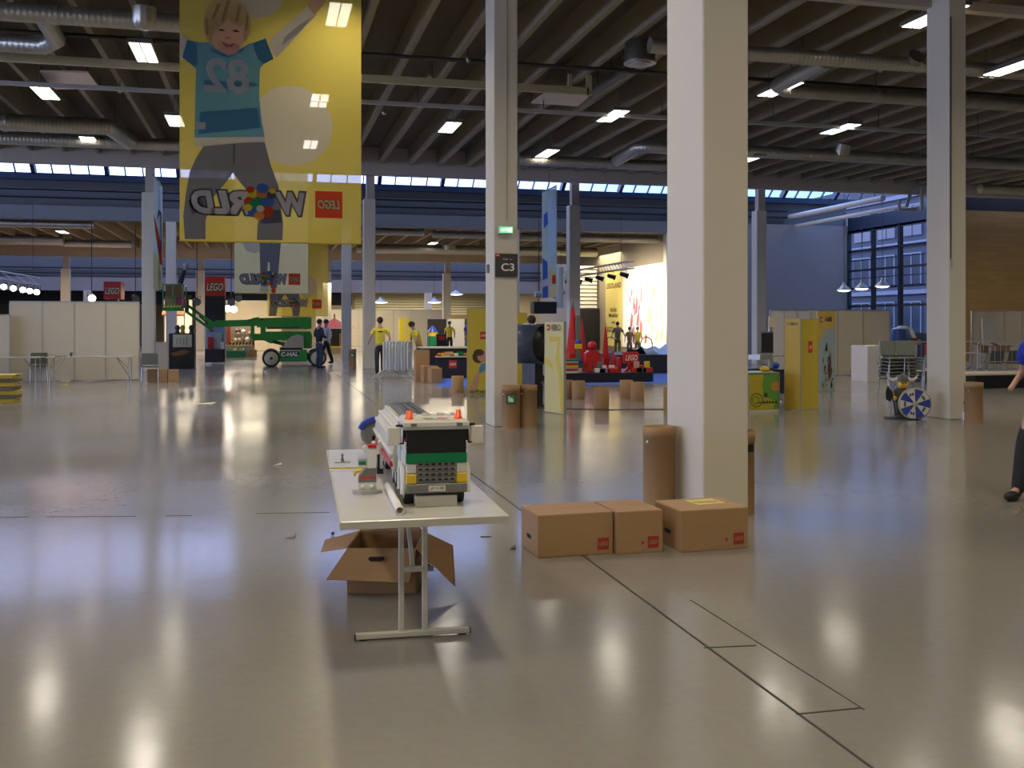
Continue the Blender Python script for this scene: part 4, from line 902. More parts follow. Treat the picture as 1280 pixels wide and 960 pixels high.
    fb.bb(fp+V((-.022*k, -.001, -.042*k)), fp+V((.022*k, .012, -.034*k)), mat('lips', (.35, .1, .08), .6)); fb.build('face', g)
    if logo:
        b = MB(); fl_ = Face(L(0, .165, 1.33), (-1, 0, 0), (0, 1, 0)); fl_.rect(b, -.07*k, -.02*k, .07*k, .02*k, BLACK, 2, .006); b.build('printed_logo', g)
    return g
TEE = mat('tee_yellow', (.75, .62, .06), .8); DKT = mat('trousers_dark', (.02, .02, .025), .85); JEAN = mat('jeans', (.03, .05, .1), .85); HAIR = mat('hair_dark', (.03, .018, .012), .7)
NAVY = mat('jacket_navy', (.02, .022, .04), .85); WSH = mat('shirt_white', (.6, .6, .62), .8); PBL = mat('shirt_blue', (.02, .04, .42), .8); KH = mat('clothes_khaki', (.2, .16, .08), .8)
q = fl(475, 469.5); person((q[0], q[1], 0), R(178), 'person in a yellow T-shirt seen from behind, walking beside the crowd barriers', TEE, DKT, HAIR, 1.82, stride=.22, logo=True, arms=(((-.29, .06, 1.16), (-.31, -.05, .93)), ((.29, .0, 1.16), (.34, -.12, .98))))
q = fl(524.5, 468); person((q[0], q[1], 0), R(-75), 'person in a yellow T-shirt bending behind the carton pile', TEE, DKT, HAIR, 1.75, lean=.38, arms=(((-.24, -.12, 1.2), (-.2, -.2, .95)), ((.24, -.12, 1.2), (.2, -.2, .95))))
q = fl(399, 460); person((q[0], q[1], 0), R(120), 'person in a dark jacket and jeans standing by the green lift wheel', NAVY, JEAN, HAIR, 1.78, sleeve=1, arms=(((-.26, .02, 1.16), (-.2, -.2, 1.1)), ((.26, .02, 1.16), (.2, -.2, 1.1))))
q = fl(408, 455.5); person((q[0], q[1], 0), R(-60), 'person in a white shirt walking behind the one in a dark jacket', WSH, DKT, HAIR, 1.78, sleeve=1, stride=.2)
q = fl(1307, 622); person((q[0], q[1], 0), R(-68), 'person in a bright blue shirt walking out at the right edge', PBL, DKT, HAIR, 1.78, stride=.32, lean=.05, arms=(((-.25, .08, 1.15), (-.24, -.14, 1.03)), ((.27, .0, 1.15), (.25, -.2, 1.0))))
q = fl(662, 497); person((q[0]+.05, q[1], 0), R(200), 'person in yellow with light jeans behind the black display drum', TEE, mat('jeans_light', (.2, .24, .28), .85), HAIR, 1.80, arms=(((-.27, .0, 1.15), (-.2, -.22, 1.0)), ((.27, .0, 1.15), (.2, -.22, 1.0))))
# ------------------------------------------------------------------ left side: partition, tables, chairs
PW = mat('partition_white', (.62, .55, .40), .7, var=.03); ALU = mat('aluminium', (.5, .5, .48), .35, .7); GCH = mat('chair_grey', (.14, .15, .13), .6); CHR = mat('chrome_tube', (.45, .45, .44), .25, .8)
def X_of(px, Y): return Y*tan(atan((px-640)/F)+YAW)
def partition(Y, pxs, h, label, names='partition_wall', m=PW):
    g = root(names, (X_of(pxs[0], Y), Y, 0), label, 'partition'); x0 = X_of(pxs[0], Y)
    for a, c in zip(pxs[:-1], pxs[1:]):
        xa, xc = X_of(a, Y)-x0, X_of(c, Y)-x0
        MB().bb((xa+.01, 0, .02), (xc-.01, .05, h-.03), m).build('panel', g)
    b = MB()
    for a in pxs: xa = X_of(a, Y)-x0; b.bb((xa-.012, -.01, 0), (xa+.012, .06, h), ALU)
    b.bb((0, -.01, h-.03), (X_of(pxs[-1], Y)-x0, .06, h), ALU); b.build('frame', g); return g
YP = 30.7
partition(YP, [12, 53, 93, 132, 174], 2.28, 'long white exhibition partition on the left behind the folding tables')
partition(YP-.3, [-60, -24, 12], 1.9, 'lower white partition panel at the left edge')
partition(37.4, [178, 210], .98, 'low white panel beside the dark poster kiosk')
FT = mat('folding_table_grey', (.45, .44, .38), .5)
def fold_table(x, y, L_, label):
    g = root('folding_table', (x, y, 0), label, 'table', 'folding tables at the partition')
    MB().bb((0, 0, .70), (L_, .75, .73), FT, ch=.005).build('tabletop', g)
    for xx in (.1, L_-.1):
        s = 1 if xx < 1 else -1
        for yy in (.08, .67): MB().tube([(xx, yy, 0), (xx, yy, .7)], .014, CHR, 8).build('leg', g)
        MB().tube([(xx, .08, .12), (xx, .67, .12)], .01, CHR, 6).tube([(xx, .37, .12), (xx+s*.35, .37, .7)], .009, CHR, 6).tube([(xx, .1, .4), (xx+s*.3, .1, .7)], .009, CHR, 6).build('brace', g)
    return g
xa = X_of(58, 29.5); fold_table(xa, 29.3, X_of(166, 29.5)-xa, 'long grey folding table in front of the white partition'); fold_table(xa-2.5, 29.3, 2.35, 'grey folding table at the left edge of the view')
tag(MB().lathe([(.03, 0), (.04, .11)], mat('cup_brown', (.1, .06, .04)), 12).build('cup', loc=(X_of(89, 29.6), 29.6, .73)), 'small dark cup standing on the long folding table', 'cup')
tag(MB().box((0, 0, .01), (.3, .12, .02), GCH).build('tool', loc=(X_of(76, 29.6), 29.6, .73)), 'flat dark tool lying on the long folding table', 'tool')
def chair(x, y, rz, label, group=None):
    g = root('stacking_chair', (x, y, 0), label, 'chair', group, rz)
    MB().box((0, 0, .45), (.44, .42, .025), GCH, ch=.008).build('seat', g)
    MB().add([(-.22, .2, .50), (.22, .2, .50), (.21, .27, .82), (-.21, .27, .82), (-.22, .225, .50), (.22, .225, .50), (.21, .295, .82), (-.21, .295, .82)], [(0, 1, 2, 3), (7, 6, 5, 4), (0, 4, 5, 1), (1, 5, 6, 2), (2, 6, 7, 3), (3, 7, 4, 0)], GCH).build('backrest', g)
    for s in (-1, 1):
        MB().tube([(s*.21, -.19, .44), (s*.23, -.21, 0)], .011, CHR, 8).build('leg', g)
        MB().tube([(s*.21, .17, .44), (s*.23, .24, 0)], .011, CHR, 8).build('leg', g)
        MB().tube([(s*.215, .15, .44), (s*.215, .21, .5), (s*.205, .28, .8)], .011, CHR, 8).build('back_post', g)
    MB().tube([(-.21, -.19, .43), (.21, -.19, .43), (.21, .17, .43), (-.21, .17, .43), (-.21, -.19, .43)], .01, CHR, 6).build('seat_frame', g); return g
q = fl(46, 477); ch0 = chair(q[0], q[1]+.1, R(200), 'grey stacking chair at the long folding table by the partition')
q = fl(188, 478); dup(ch0, (q[0], q[1], 0), R(182), 'grey stacking chair by three small cartons at the end of the partition')
# stack of flat crates
cols = [mat('crate_yellow', (.6, .45, .04), .6), mat('crate_grey', (.16, .15, .1), .6)]
q = fl(4, 503)
for k in range(7):
    g = root('flat_crate', (q[0]+.02*(k % 3), q[1]-.01*k, .085*k), 'flat %s crate at the left edge, %s in the stack' % (('yellow', 'grey')[k % 2], ('lowest', 'second', 'third', 'fourth', 'fifth', 'sixth', 'topmost')[k]), 'crate', 'crates at the left edge', R(-6+4*(k % 3)))
    MB().bb((-.32, -.25, 0), (.28, .25, .07), cols[k % 2], ch=.008).bb((-.335, -.265, .055), (.295, .265, .08), cols[k % 2], ch=.006).build('tray', g); MB().bb((.296, -.06, .05), (.302, .06, .07), BLACK).build('grip', g)
# white rolled thing, boxes on floor
def scrap(px, py, pts, m, label, nm='paper_sheet'):
    q = fl(px, py); b = MB(); n = len(pts); up = [(x, y, .004+.012*((i*7) % 3)) for i, (x, y) in enumerate(pts)]
    b.add([(x, y, 0.001) for x, y in pts]+up+[(0, 0, .02)], [(i, (i+1) % n, (i+1) % n+n, i+n) for i in range(n)]+[(i+n, (i+1) % n+n, 2*n) for i in range(n)], m); o = b.build(nm, loc=(q[0], q[1], 0)); tag(o, label, 'litter'); return o
scrap(80, 481, [(-.1, -.08), (.1, -.06), (.11, .08), (-.09, .1)], mat('sheet_yellow', (.7, .55, .1)), 'small yellow paper on the floor below the long folding table')
scrap(257, 505, [(-.2, -.12), (.14, -.2), (.2, .1), (-.1, .2)], mat('sheet_cream', (.65, .6, .4)), 'crumpled cream paper lying on the open floor, left of the middle')
scrap(363, 672, [(-.04, -.02), (.03, -.04), (.04, .03), (-.03, .04)], mat('foil', (.4, .4, .42), .3, .6), 'crumpled foil scrap on the floor left of the folding table', 'foil_scrap')
scrap(640, 686, [(-.02, -.02), (.02, -.03), (.03, .02), (-.01, .03)], mat('scrap_dark', (.1, .09, .08)), 'tiny dark scrap on the floor left of the cartons', 'floor_scrap')
scrap(347, 582, [(-.05, -.03), (.05, -.02), (.04, .03), (-.04, .02)], mat('scrap_grey', (.5, .5, .5)), 'pale scrap on the floor far left of the table', 'floor_scrap')
q = fl(416, 669); tag(MB().ball((0, 0, .014), .014, BB, 10).build('small_ball', loc=(q[0], q[1], 0)), 'tiny blue ball on the floor left of the table', 'ball')
q = fl(607, 671); tag(MB().tube([(-.04, 0, .004), (.04, -.02, .004)], .004, GCH, 6).build('cable_tie', loc=(q[0], q[1], 0)), 'small dark stick on the floor right of the table', 'litter')
c_ = [V((*fl(x, y), .006)) for x, y in ((650, 511), (700, 511), (760, 512.5), (800, 512), (836, 512), (900, 512.5))]
tag(MB().tube(c_, .008, BLACK, 6).build('floor_cable'), 'thin black cable lying across the floor by the tube stools', 'cable')
# ------------------------------------------------------------------ lettered red signs and kiosk
def sign_box(pxa, pxb, pyt, pyb, Y, d, label, post=True):
    a, c = P(pxa, pyb, Y), P(pxb, pyt, Y); w, h = c.x-a.x, c.z-a.z; g = root('red_sign_box', (a.x, Y, 0), label, 'sign')
    MB().bb((0, 0, a.z), (w, d, c.z), RED).build('box', g); b = MB(); f_ = Face((0, 0, 0), (1, 0, 0), (0, -1, 0))
    f_.text(b, 'LEGO', w/2, a.z+h*.46, w*.82, h*.36, BLACK, 1, .07, .25, False, .01); f_.text(b, 'LEGO', w/2, a.z+h*.46, w*.82, h*.36, mat('sign_letter', (.75, .72, .5)), 2, .02, .25, False, .01); b.build('lettering', g)
    if post: MB().bb((w*.25, d*.25, 0), (w*.75, d*.75, a.z), BLACK).build('post', g)
    return g
sign_box(129.5, 151, 352, 373.5, 48, 1.2, 'red lettered cube sign standing above the white partition')
g = sign_box(256, 281, 345.5, 370, 41, .9, 'tall black display tower with a red lettered top', post=False)
a, c = P(256, 452, 41), P(281, 370, 41); w = c.x-a.x; DM = mat('display_black', (.02, .02, .026), .5)
MB().bb((0, 0, P(256, 407, 41).z), (w, .9, c.z), DM).bb((0, 0, .1), (w, .9, .62), DM).bb((0, .8, .6), (w, .9, 1.6), mat('display_back', (.25, .45, .6))).bb((0, 0, 0), (.03, .03, 1.6), ALU).bb((w-.03, 0, 0), (w, .03, 1.6), ALU).build('casing', g)
MB().bb((.1, .3, .62), (.3, .6, 1.1), RED).bb((.35, .4, .62), (.6, .7, 1.25), mat('toy_grey', (.4, .4, .38))).bb((.6, .2, .62), (.75, .4, .9), WHITE).bb((.12, .79, 1.3), (.3, .8, 1.4), RED).build('exhibit', g)
g = root('poster_kiosk', (X_of(211, 38), 38, 0), 'dark kiosk with a pale poster and a brown picture', 'kiosk'); w = X_of(243, 38)-X_of(211, 38)
MB().bb((0, 0, 0), (w, .8, 1.28), DM, ch=.01).build('body', g); b = MB(); f_ = Face((0, 0, 0), (1, 0, 0), (0, -1, 0))
f_.rect(b, w*.16, .78, w*.9, 1.24, mat('poster_pale', (.5, .5, .42)), 1, .008)
for i in range(4): f_.rect(b, w*(.3+.13*i), .86, w*(.34+.13*i), 1.1+.03*(i % 2), mat('poster_ink', (.22, .24, .2)), 2, .008)
b.build('poster', g); b = MB(); f_.poly(b, [(w*.05, .55), (w*.6, .7), (w*.85, .62), (w*.6, .5), (w*.2, .45)], mat('picture_brown', (.2, .11, .04)), 1, .008); b.build('picture', g)
for i, (x_, c2_) in enumerate(((.3, BLACK), (.5, mat('bust_ochre', (.5, .3, .06))), (.85, DM))): 
    tag(MB().lathe([(.09, 0), (.06, .1), (.1, .2), (.05, .3)], c2_, 12).build('small_exhibit', loc=(X_of(211, 38)+w*x_, 38.4, 1.28)), ('dark', 'ochre', 'black')[i]+' little exhibit standing on top of the poster kiosk', 'exhibit')
# bright booth behind the lift, awning, beige panels
WARMW = mat('booth_warm_wall', (.62, .54, .38), .8)
partition(61, [281, 299, 317, 335, 352], 3.0, 'far beige booth wall with dark dividers above the green lift', m=WARMW)
partition(60, [205, 222, 240], 3.0, 'far brightly lit booth wall behind the kiosk', m=mat('booth_white', (.75, .7, .6)))
g = root('booth_awning', (X_of(202, 55), 55, 0), 'orange and yellow booth awning under the lift basket', 'awning'); w = X_of(230, 55)-X_of(202, 55)
MB().add([(0, 0, 2.1), (w, 0, 2.1), (w, 1, 2.7), (0, 1, 2.5), (0, 0, 2.03), (w, 0, 2.03), (w, 1, 2.63), (0, 1, 2.43)], [(0, 1, 2, 3), (7, 6, 5, 4), (0, 4, 5, 1), (1, 5, 6, 2), (2, 6, 7, 3), (3, 7, 4, 0)], mat('awning_orange', (.6, .2, .04))).build('roof', g)
for x_ in (.05, w-.05): MB().tube([(x_, .9, 0), (x_, .9, 2.45)], .03, ALU, 6).build('pole', g)
g = root('diorama_booth', (X_of(281, 50), 50, 0), 'lit display booth with hazard stripes left of the lift', 'display'); w = X_of(318, 50)-X_of(281, 50)
MB().bb((0, 1, .5), (w, 1.1, 1.75), mat('diorama_back', (.35, .3, .25))).bb((0, 0, 0), (w, 1.1, .58), mat('dio_base', (.45, .38, .28))).bb((w-.06, 0, .5), (w, 1.1, 1.75), mat('maroon', (.1, .02, .02))).build('cabinet', g)
b = MB(); f_ = Face((0, 0, 0), (1, 0, 0), (0, -1, 0)); f_.rect(b, w*.18, .6, w*.98, .72, BLACK, 1, .02)
for i in range(7): f_.poly(b, [(w*(.2+.11*i), .61), (w*(.25+.11*i), .61), (w*(.28+.11*i), .71), (w*(.23+.11*i), .71)], YEL, 2, .02)
b.build('hazard_stripe', g)
b = MB(); b.bb((.05, .3, .58), (.25, .7, 1.6), mat('dio_red', (.45, .08, .04))).bb((.2, .3, .0), (.4, .6, .75), YEL)
rn = random.Random(4)
for i in range(14): b.ball((w*(.3+.045*i), .5+rn.random()*.3, .8+rn.random()*.6), .06+rn.random()*.07, [mat('dio_tan', (.5, .35, .2)), WHITE, mat('dio_grey', (.2, .2, .18))][i % 3], 8)
b.build('exhibit', g)
g = root('toy_crate', (*fl(283, 447), 0), 'green crate full of small toys on the floor left of the lift', 'crate'); MB().bb((0, 0, 0), (.85, .6, .35), mat('crate_green', (.02, .22, .08)), ch=.02).build('crate', g)
b = MB()
for i in range(20): b.ball((.08+.7*rn.random(), .1+.4*rn.random(), .37+.05*rn.random()), .05, [WHITE, BR, BGR, BY][i % 4], 6)
o = b.build('toys', g); o['kind'] = 'stuff'
plainbox(303, 446.5, .33, .4, .36, 'small carton right of the green toy crate, left one', group='cartons by the green crate'); plainbox(312, 446.5, .34, .4, .36, 'small carton right of the green toy crate, right one', group='cartons by the green crate')

# ------------------------------------------------------------------ green boom lift
LG = mat('lift_green', (.02, .26, .04), .35); LGD = mat('lift_green_dark', (.01, .11, .03), .4); LGR = mat('lift_grey', (.38, .36, .32), .5); RIM = mat('rim_cream', (.5, .47, .36), .5)
zL = F*CH/(458.5-HZ); YL = fl(365, 458.5)[1]; xL = X_of(339, YL); kx = (X_of(395, YL)-xL)/56.   # metres per pixel
def lx(px): return (px-339)*kx
def lz(py): return CH+(HZ-py)/F*zc(365, YL)
g = root('boom_lift', (xL, YL, 0), 'green articulated boom lift parked in the middle distance', 'lift')
for px in (339, 397):
    for yy in (0, 1.6):
        q = MB().lathe([(.20, -.13), (.30, -.13), (.33, -.09), (.33, .09), (.30, .13), (.20, .13)], TYR, 28, T=Matrix.Translation((lx(px), yy, .33)) @ Matrix.Rotation(R(90), 4, 'X')).build('wheel', g)
        MB().lathe([(.001, .15), (.24, .145), (.26, .125), (.26, -.125), (.24, -.145), (.001, -.15)], RIM, 24, T=Matrix.Translation((lx(px), yy, .33)) @ Matrix.Rotation(R(90), 4, 'X')).lathe([(.055, .17), (.055, -.17)], BLACK, 12, T=Matrix.Translation((lx(px), yy, .33)) @ Matrix.Rotation(R(90), 4, 'X')).build('rim', q)
b = MB().bb((lx(349), -.12, .2), (lx(384), 1.7, .62), LG, ch=.03).bb((lx(339), .1, .33), (lx(397), 1.5, .5), LGD); ch_ = b.build('chassis', g)
b = MB(); f_ = Face((0, -.12, 0), (1, 0, 0), (0, -1, 0)); f_.rect(b, lx(350.5), .36, lx(374), .61, mat('label_dark', (.02, .07, .06)), 1, .006); f_.text(b, 'C-HAL', lx(362), .48, lx(373)-lx(352), .15, WHITE, 2, .03, 0, False, .006); f_.rect(b, lx(351), .6, lx(375), .64, RIM, 3, .006); b.build('lettering', ch_)
MB().bb((lx(350), .1, .62), (lx(378), 1.5, .72), BLACK).build('turntable', g)
MB().prism([(lx(356), lz(435)), (lx(357), lz(428)), (lx(364), lz(421)), (lx(373), lz(418.5)), (lx(379), lz(420)), (lx(380), lz(435))], 1.3, LGR, Matrix.Translation((0, .1, 0))).build('engine_cover', g)
MB().prism([(lx(380), lz(436)), (lx(380), lz(416)), (lx(388), lz(414)), (lx(391), lz(420)), (lx(390), lz(436))], .9, LG, Matrix.Translation((0, .3, 0))).build('counterweight', g)
b = MB().bar((lx(388), .7, lz(402)), (lx(321), .7, lz(403.5)), .34, LG, .36).bar((lx(388), .7, lz(408)), (lx(333), .7, lz(408)), .3, LGD, .2).prism([(lx(374), lz(397)), (lx(390), lz(397)), (lx(390), lz(411)), (lx(381), lz(412)), (lx(374), lz(409))], .5, LG, Matrix.Translation((0, .45, 0))); b.build('upper_boom', g)
b = MB().bar((lx(384), .7, lz(416.5)), (lx(331), .7, lz(416.5)), .16, LG, .12).bar((lx(380), .7, lz(421.5)), (lx(316), .7, lz(421.5)), .28, LG, .26).prism([(lx(314), lz(398)), (lx(323), lz(396)), (lx(332), lz(408)), (lx(332), lz(411)), (lx(318), lz(408)), (lx(318), lz(420)), (lx(326), lz(419)), (lx(332), lz(411)), (lx(334), lz(424)), (lx(316), lz(425))][0:3]+[(lx(331), lz(412)), (lx(327), lz(412)), (lx(326), lz(406)), (lx(318), lz(406)), (lx(318), lz(424)), (lx(313), lz(422))], .4, LG, Matrix.Translation((0, .5, 0))).bar((lx(329), .7, lz(421)), (lx(329), .7, lz(408)), .2, LG, .1); b.build('lower_boom', g)
MB().bar((lx(331), .7, lz(424)), (lx(356), .7, lz(431)), .12, LGD, .14).prism([(lx(330), lz(424)), (lx(341), lz(424)), (lx(340), lz(430)), (lx(334), lz(428))], .3, LG, Matrix.Translation((0, .55, 0))).build('lift_cylinder', g)
MB().bar((lx(323), .7, lz(403.3)), (lx(270), .7, lz(404.8)), .22, LG, .25).bar((lx(330), .55, lz(399)), (lx(310), .55, lz(400)), .06, LGD).build('telescopic_arm', g)
b = MB().prism([(lx(258), lz(408)), (lx(262), lz(402)), (lx(271), lz(402)), (lx(270), lz(408)), (lx(263), lz(413))], .3, LG, Matrix.Translation((0, .55, 0))).bar((lx(266), .7, lz(404)), (lx(236), .7, lz(382)), .09, LG, .1).bar((lx(262), .7, lz(410)), (lx(235), .7, lz(390)), .09, LG, .1).bar((lx(250), .7, lz(395)), (lx(262), .7, lz(406)), .06, LGD, .06); b.build('jib', g)
b = MB().bar((lx(235), .7, lz(391)), (lx(235), .7, lz(371)), .14, LG, .12).bar((lx(232), .7, lz(371)), (lx(240), .7, lz(371)), .1, LG).build('jib_post', g)
bx0, bx1, bz0, bz1 = lx(209), lx(232), lz(389), lz(357)
bs = MB().bb((bx0, -.1, bz0), (bx1, 1.5, bz0+.12), LG); 
for i in range(6): bs.bar((bx0+.02+i*(bx1-bx0-.04)/6, -.11, bz0+.13), (bx0+.02+(i+.7)*(bx1-bx0-.04)/6, -.11, bz0+.2), .02, YEL, .05)
bs = bs.build('basket_floor', g)
b = MB(); rr = .022
for zz in (bz1, (bz0+bz1)/2, bz0+.2): b.tube([(bx0, -.1, zz), (bx1, -.1, zz), (bx1, 1.5, zz), (bx0, 1.5, zz), (bx0, -.1, zz)], rr, LG, 6, False)
for x_, y_ in ((bx0, -.1), (bx1, -.1), (bx1, 1.5), (bx0, 1.5), ((bx0+bx1)/2, -.1), ((bx0+bx1)/2, 1.5)): b.tube([(x_, y_, bz0), (x_, y_, bz1)], rr, LG, 6)
b.build('basket_railing', g)
def baskbox(x, y, z, w, d, h, m, lb): 
    o = MB().bb((0, 0, 0), (w, d, h), m, ch=.01).build('packed_box', loc=(xL+x, YL+y, z)); tag(o, lb, 'box')
baskbox(bx0+.04, .0, bz0+.12, .4, .5, .42, mat('box_tan', (.36, .22, .12)), 'tan box inside the raised lift basket, lower left'); baskbox(bx0+.46, .0, bz0+.12, .3, .5, .45, mat('box_pink', (.35, .06, .12)), 'pinkish red box inside the raised lift basket, lower right')
baskbox(bx0+.06, .05, bz0+.55, .62, .4, .4, mat('box_brown', (.2, .1, .04)), 'brown box on top of the others in the lift basket')
person((xL+(bx0+bx1)/2+.15, YL+.95, bz0+.12), R(100), 'person in dark clothes standing up in the raised lift basket', NAVY, DKT, mat('hair_grey', (.35, .3, .27), .7), 1.72, lean=.3, sleeve=1)

# ------------------------------------------------------------------ crowd barriers
GAL = mat('galvanised_steel', (.55, .56, .54), .35, .4)
def barrier(loc, rz, label, L_=2.2, n=13, group='crowd barriers'):
    g = root('crowd_barrier', loc, label, 'barrier', group, rz); h = 1.08
    MB().tube([(0, 0, .26), (0, 0, h-.06), (.06, 0, h), (L_-.06, 0, h), (L_, 0, h-.06), (L_, 0, .26), (0, 0, .26)], .019, GAL, 8).build('frame', g)
    b = MB()
    for i in range(1, n): b.tube([(L_*i/n, 0, .26), (L_*i/n, 0, h)], .006, GAL, 5, False)
    b.build('bars', g)
    for x_ in (.25, L_-.25): MB().tube([(x_, -.36, .01), (x_, -.05, .24), (x_, .05, .24), (x_, .36, .01)], .02, GAL, 6).build('foot', g)
    return g
# parked side by side, seen end on
q0 = fl(476, 474); b0 = None
for k in range(9):
    lb = 'steel crowd barrier in the parked bunch, %s from the left' % ('first', 'second', 'third', 'fourth', 'fifth', 'sixth', 'seventh', 'eighth', 'ninth')[k]
    loc = (q0[0]+.05+k*.09, q0[1]-.2+.03*(k % 2), 0)
    if b0 is None: b0 = barrier(loc, R(79), lb)
    else: dup(b0, loc, R(79), lb)
# ------------------------------------------------------------------ black counter with toys behind the cartons
CP = mat('carpet_blue', (.05, .12, .55), .9, bump=.1, scale=60)
q = fl(547, 481); q2 = fl(563, 487.5); tag(MB().bb((q[0], 25.3, 0), (13.4, 34.5, .012), CP).build('blue_carpet'), 'bright blue carpet under the black counter and the stage', 'carpet')
YC1 = 29.2; x0, x1 = X_of(531, YC1), X_of(648, YC1)
g = root('black_counter', (x0, YC1, .012), 'long black counter with white edges behind the cartons', 'counter')
MB().bb((0, .3, 0), (x1-x0, 1.2, .88), DM).bb((.35, 0, .0), (x1-x0, .3, .62), DM).build('body', g); MB().bb((-.05, .25, .88), (x1-x0, 1.3, .92), PW).bb((.35, -.05, .62), (x1-x0, .32, .655), PW).build('top_edge', g)
b = MB(); f_ = Face((0, 0, 0), (1, 0, 0), (0, -1, 0)); f_.logo(b, X_of(566, YC1)-x0, .42, .24, 1, e=.004); b.build('printed_logo', g)
rn = random.Random(11)
for k in range(12):
    m = [BR, BY, mat('toy_skin', (.6, .35, .25)), BGR, BW, BG][k % 6]; x = x0+.45+k*.13; s_ = .05+.05*rn.random()
    o = MB().bb((-s_, -.04, 0), (s_, .04, .05+.04*(k % 3)), m, ch=.005).bb((-s_*.5, -.03, .05), (s_*.5, .03, .09+.04*(k % 2)), [BY, BR, BW][k % 3], ch=.004).build('brick_toy', loc=(x, YC1+.14, .667))
    tag(o, '%s brick toy on the counter shelf, %s from the left' % (('red', 'yellow', 'skin coloured', 'grey', 'white', 'green')[k % 6], ('first', 'second', 'third', 'fourth', 'fifth', 'sixth', 'seventh', 'eighth', 'ninth', 'tenth', 'eleventh', 'twelfth')[k]), 'toy', 'brick toys on the black counter')
# folding boards
BYL = mat('board_yellow', (.68, .52, .06), .5, var=.04); BYP = mat('board_pale', (.66, .58, .25), .5, var=.04); BEDGE = mat('board_edge', (.35, .33, .28), .5)
def board(A_, B_, h, th, m, label, prints=None, name='display_board', group=None, edge=BEDGE):
    A_, B_ = V((*A_, 0)), V((*B_, 0)); u = (B_-A_); L_ = u.length; rz = atan2(u.y, u.x)
    g = root(name, A_, label, 'board', group, rz)
    MB().bb((.0, .0, .01), (L_, th, h), m).build('panel', g); MB().bb((-.012, -.003, 0), (.0, th+.003, h+.01), edge).bb((L_, -.003, 0), (L_+.012, th+.003, h+.01), edge).bb((0, -.003, h), (L_, th+.003, h+.01), edge).build('edge_trim', g)
    b = MB(); f_ = Face((0, 0, 0), (1, 0, 0), (0, -1, 0))
    if prints: prints(b, f_, L_, h)
    if b.v: b.build('print', g)
    return g
PSK = mat('p_skin', (.6, .34, .22)); PBR = mat('p_hair', (.1, .05, .02)); PBL2 = mat('p_blue', (.1, .28, .42)); PMIX = mat('p_olive', (.2, .2, .08))
def pr_boy(b, f_, L_, h):
    f_.logo(b, L_*.36, h*.69, .17, 1, e=.005); f_ = Face((-.1*L_, 0, 0), (1, 0, 0), (0, -1, 0))
    f_.disc(b, L_*.34, h*.44, .14, .15, PBR, 1, .005); f_.disc(b, L_*.44, h*.44, .13, .12, PSK, 2, .005); f_.disc(b, L_*.35, h*.49, .12, .08, PBR, 3, .005)
    f_.poly(b, [(L_*.40, h*.36), (L_*.9, h*.38), (L_, h*.34), (L_, h*.14), (L_*.55, h*.14), (L_*.5, h*.28), (L_*.36, h*.24), (L_*.34, h*.28)], PBL2, 1, .005)
    f_.poly(b, [(L_*.30, h*.26), (L_*.38, h*.26), (L_*.30, h*.05), (L_*.2, h*.03), (L_*.12, h*.02), (L_*.1, h*.0+.03)], PSK, 2, .005)
    for i in range(7): f_.disc(b, L_*(.2+.11*i), h*.03+.02*(i % 2), .06, .035, PMIX, 3, .005, 8)
    for i in range(6): f_.disc(b, L_*(.6+.06*(i % 3)), h*(.2+.05*(i//2)), .03, .03, PMIX, 4, .005, 7)
def pr_logo_world(b, f_, L_, h):
    f_.logo(b, L_*.2, h*.94, L_*.17, 1, e=.004); f_.text(b, 'W RLD', L_*.6, h*.94, L_*.5, L_*.16, mat('ink_grey', (.12, .12, .12)), 1, .02, 0, False, .004); f_.disc(b, L_*.5, h*.94, L_*.08, L_*.11, PMIX, 2, .004, 10)
def pr_slim(b, f_, L_, h):
    pr_logo_world(b, f_, L_, h); ym = BYL
    f_.poly(b, [(L_*.35, h*.78), (L_*.72, h*.80), (L_*.58, h*.6), (L_*.72, h*.42), (L_*.80, h*.2), (L_*.86, h*.02), (L_*.98, h*.02), (L_*.95, h*.3), (L_*.85, h*.5), (L_*.72, h*.62), (L_*.86, h*.84), (L_*.22, h*.84)][:12], ym, 1, .004)
    f_.poly(b, [(0, h*.62), (L_*.35, h*.56), (L_*.5, h*.48), (L_*.3, h*.5), (0, h*.56)], ym, 1.5, .004)
A_ = fl(584.5, 493); board(A_, (A_[0]+1.05, A_[1]-.05), 1.98, .03, BYL, 'yellow board with a printed boy, partly behind the second pillar', pr_boy, group='yellow display boards')
def pr_two(b, f_, L_, h): f_.logo(b, L_*.7, h*.6, .16, 1, e=.005); f_.logo(b, L_*.7, h*.47, .16, 1, e=.005)
A_ = fl(646, 487); board((A_[0]-.35, A_[1]-.05), (A_[0]+.28, A_[1]+.1), 1.9, .03, BYL, 'yellow board edge with red logos just right of the second pillar', pr_two, group='yellow display boards')
board(fl(681, 515), fl(704.5, 518.5), 1.67, .045, BYP, 'slim pale yellow board standing before the stage', pr_slim, group='yellow display boards')
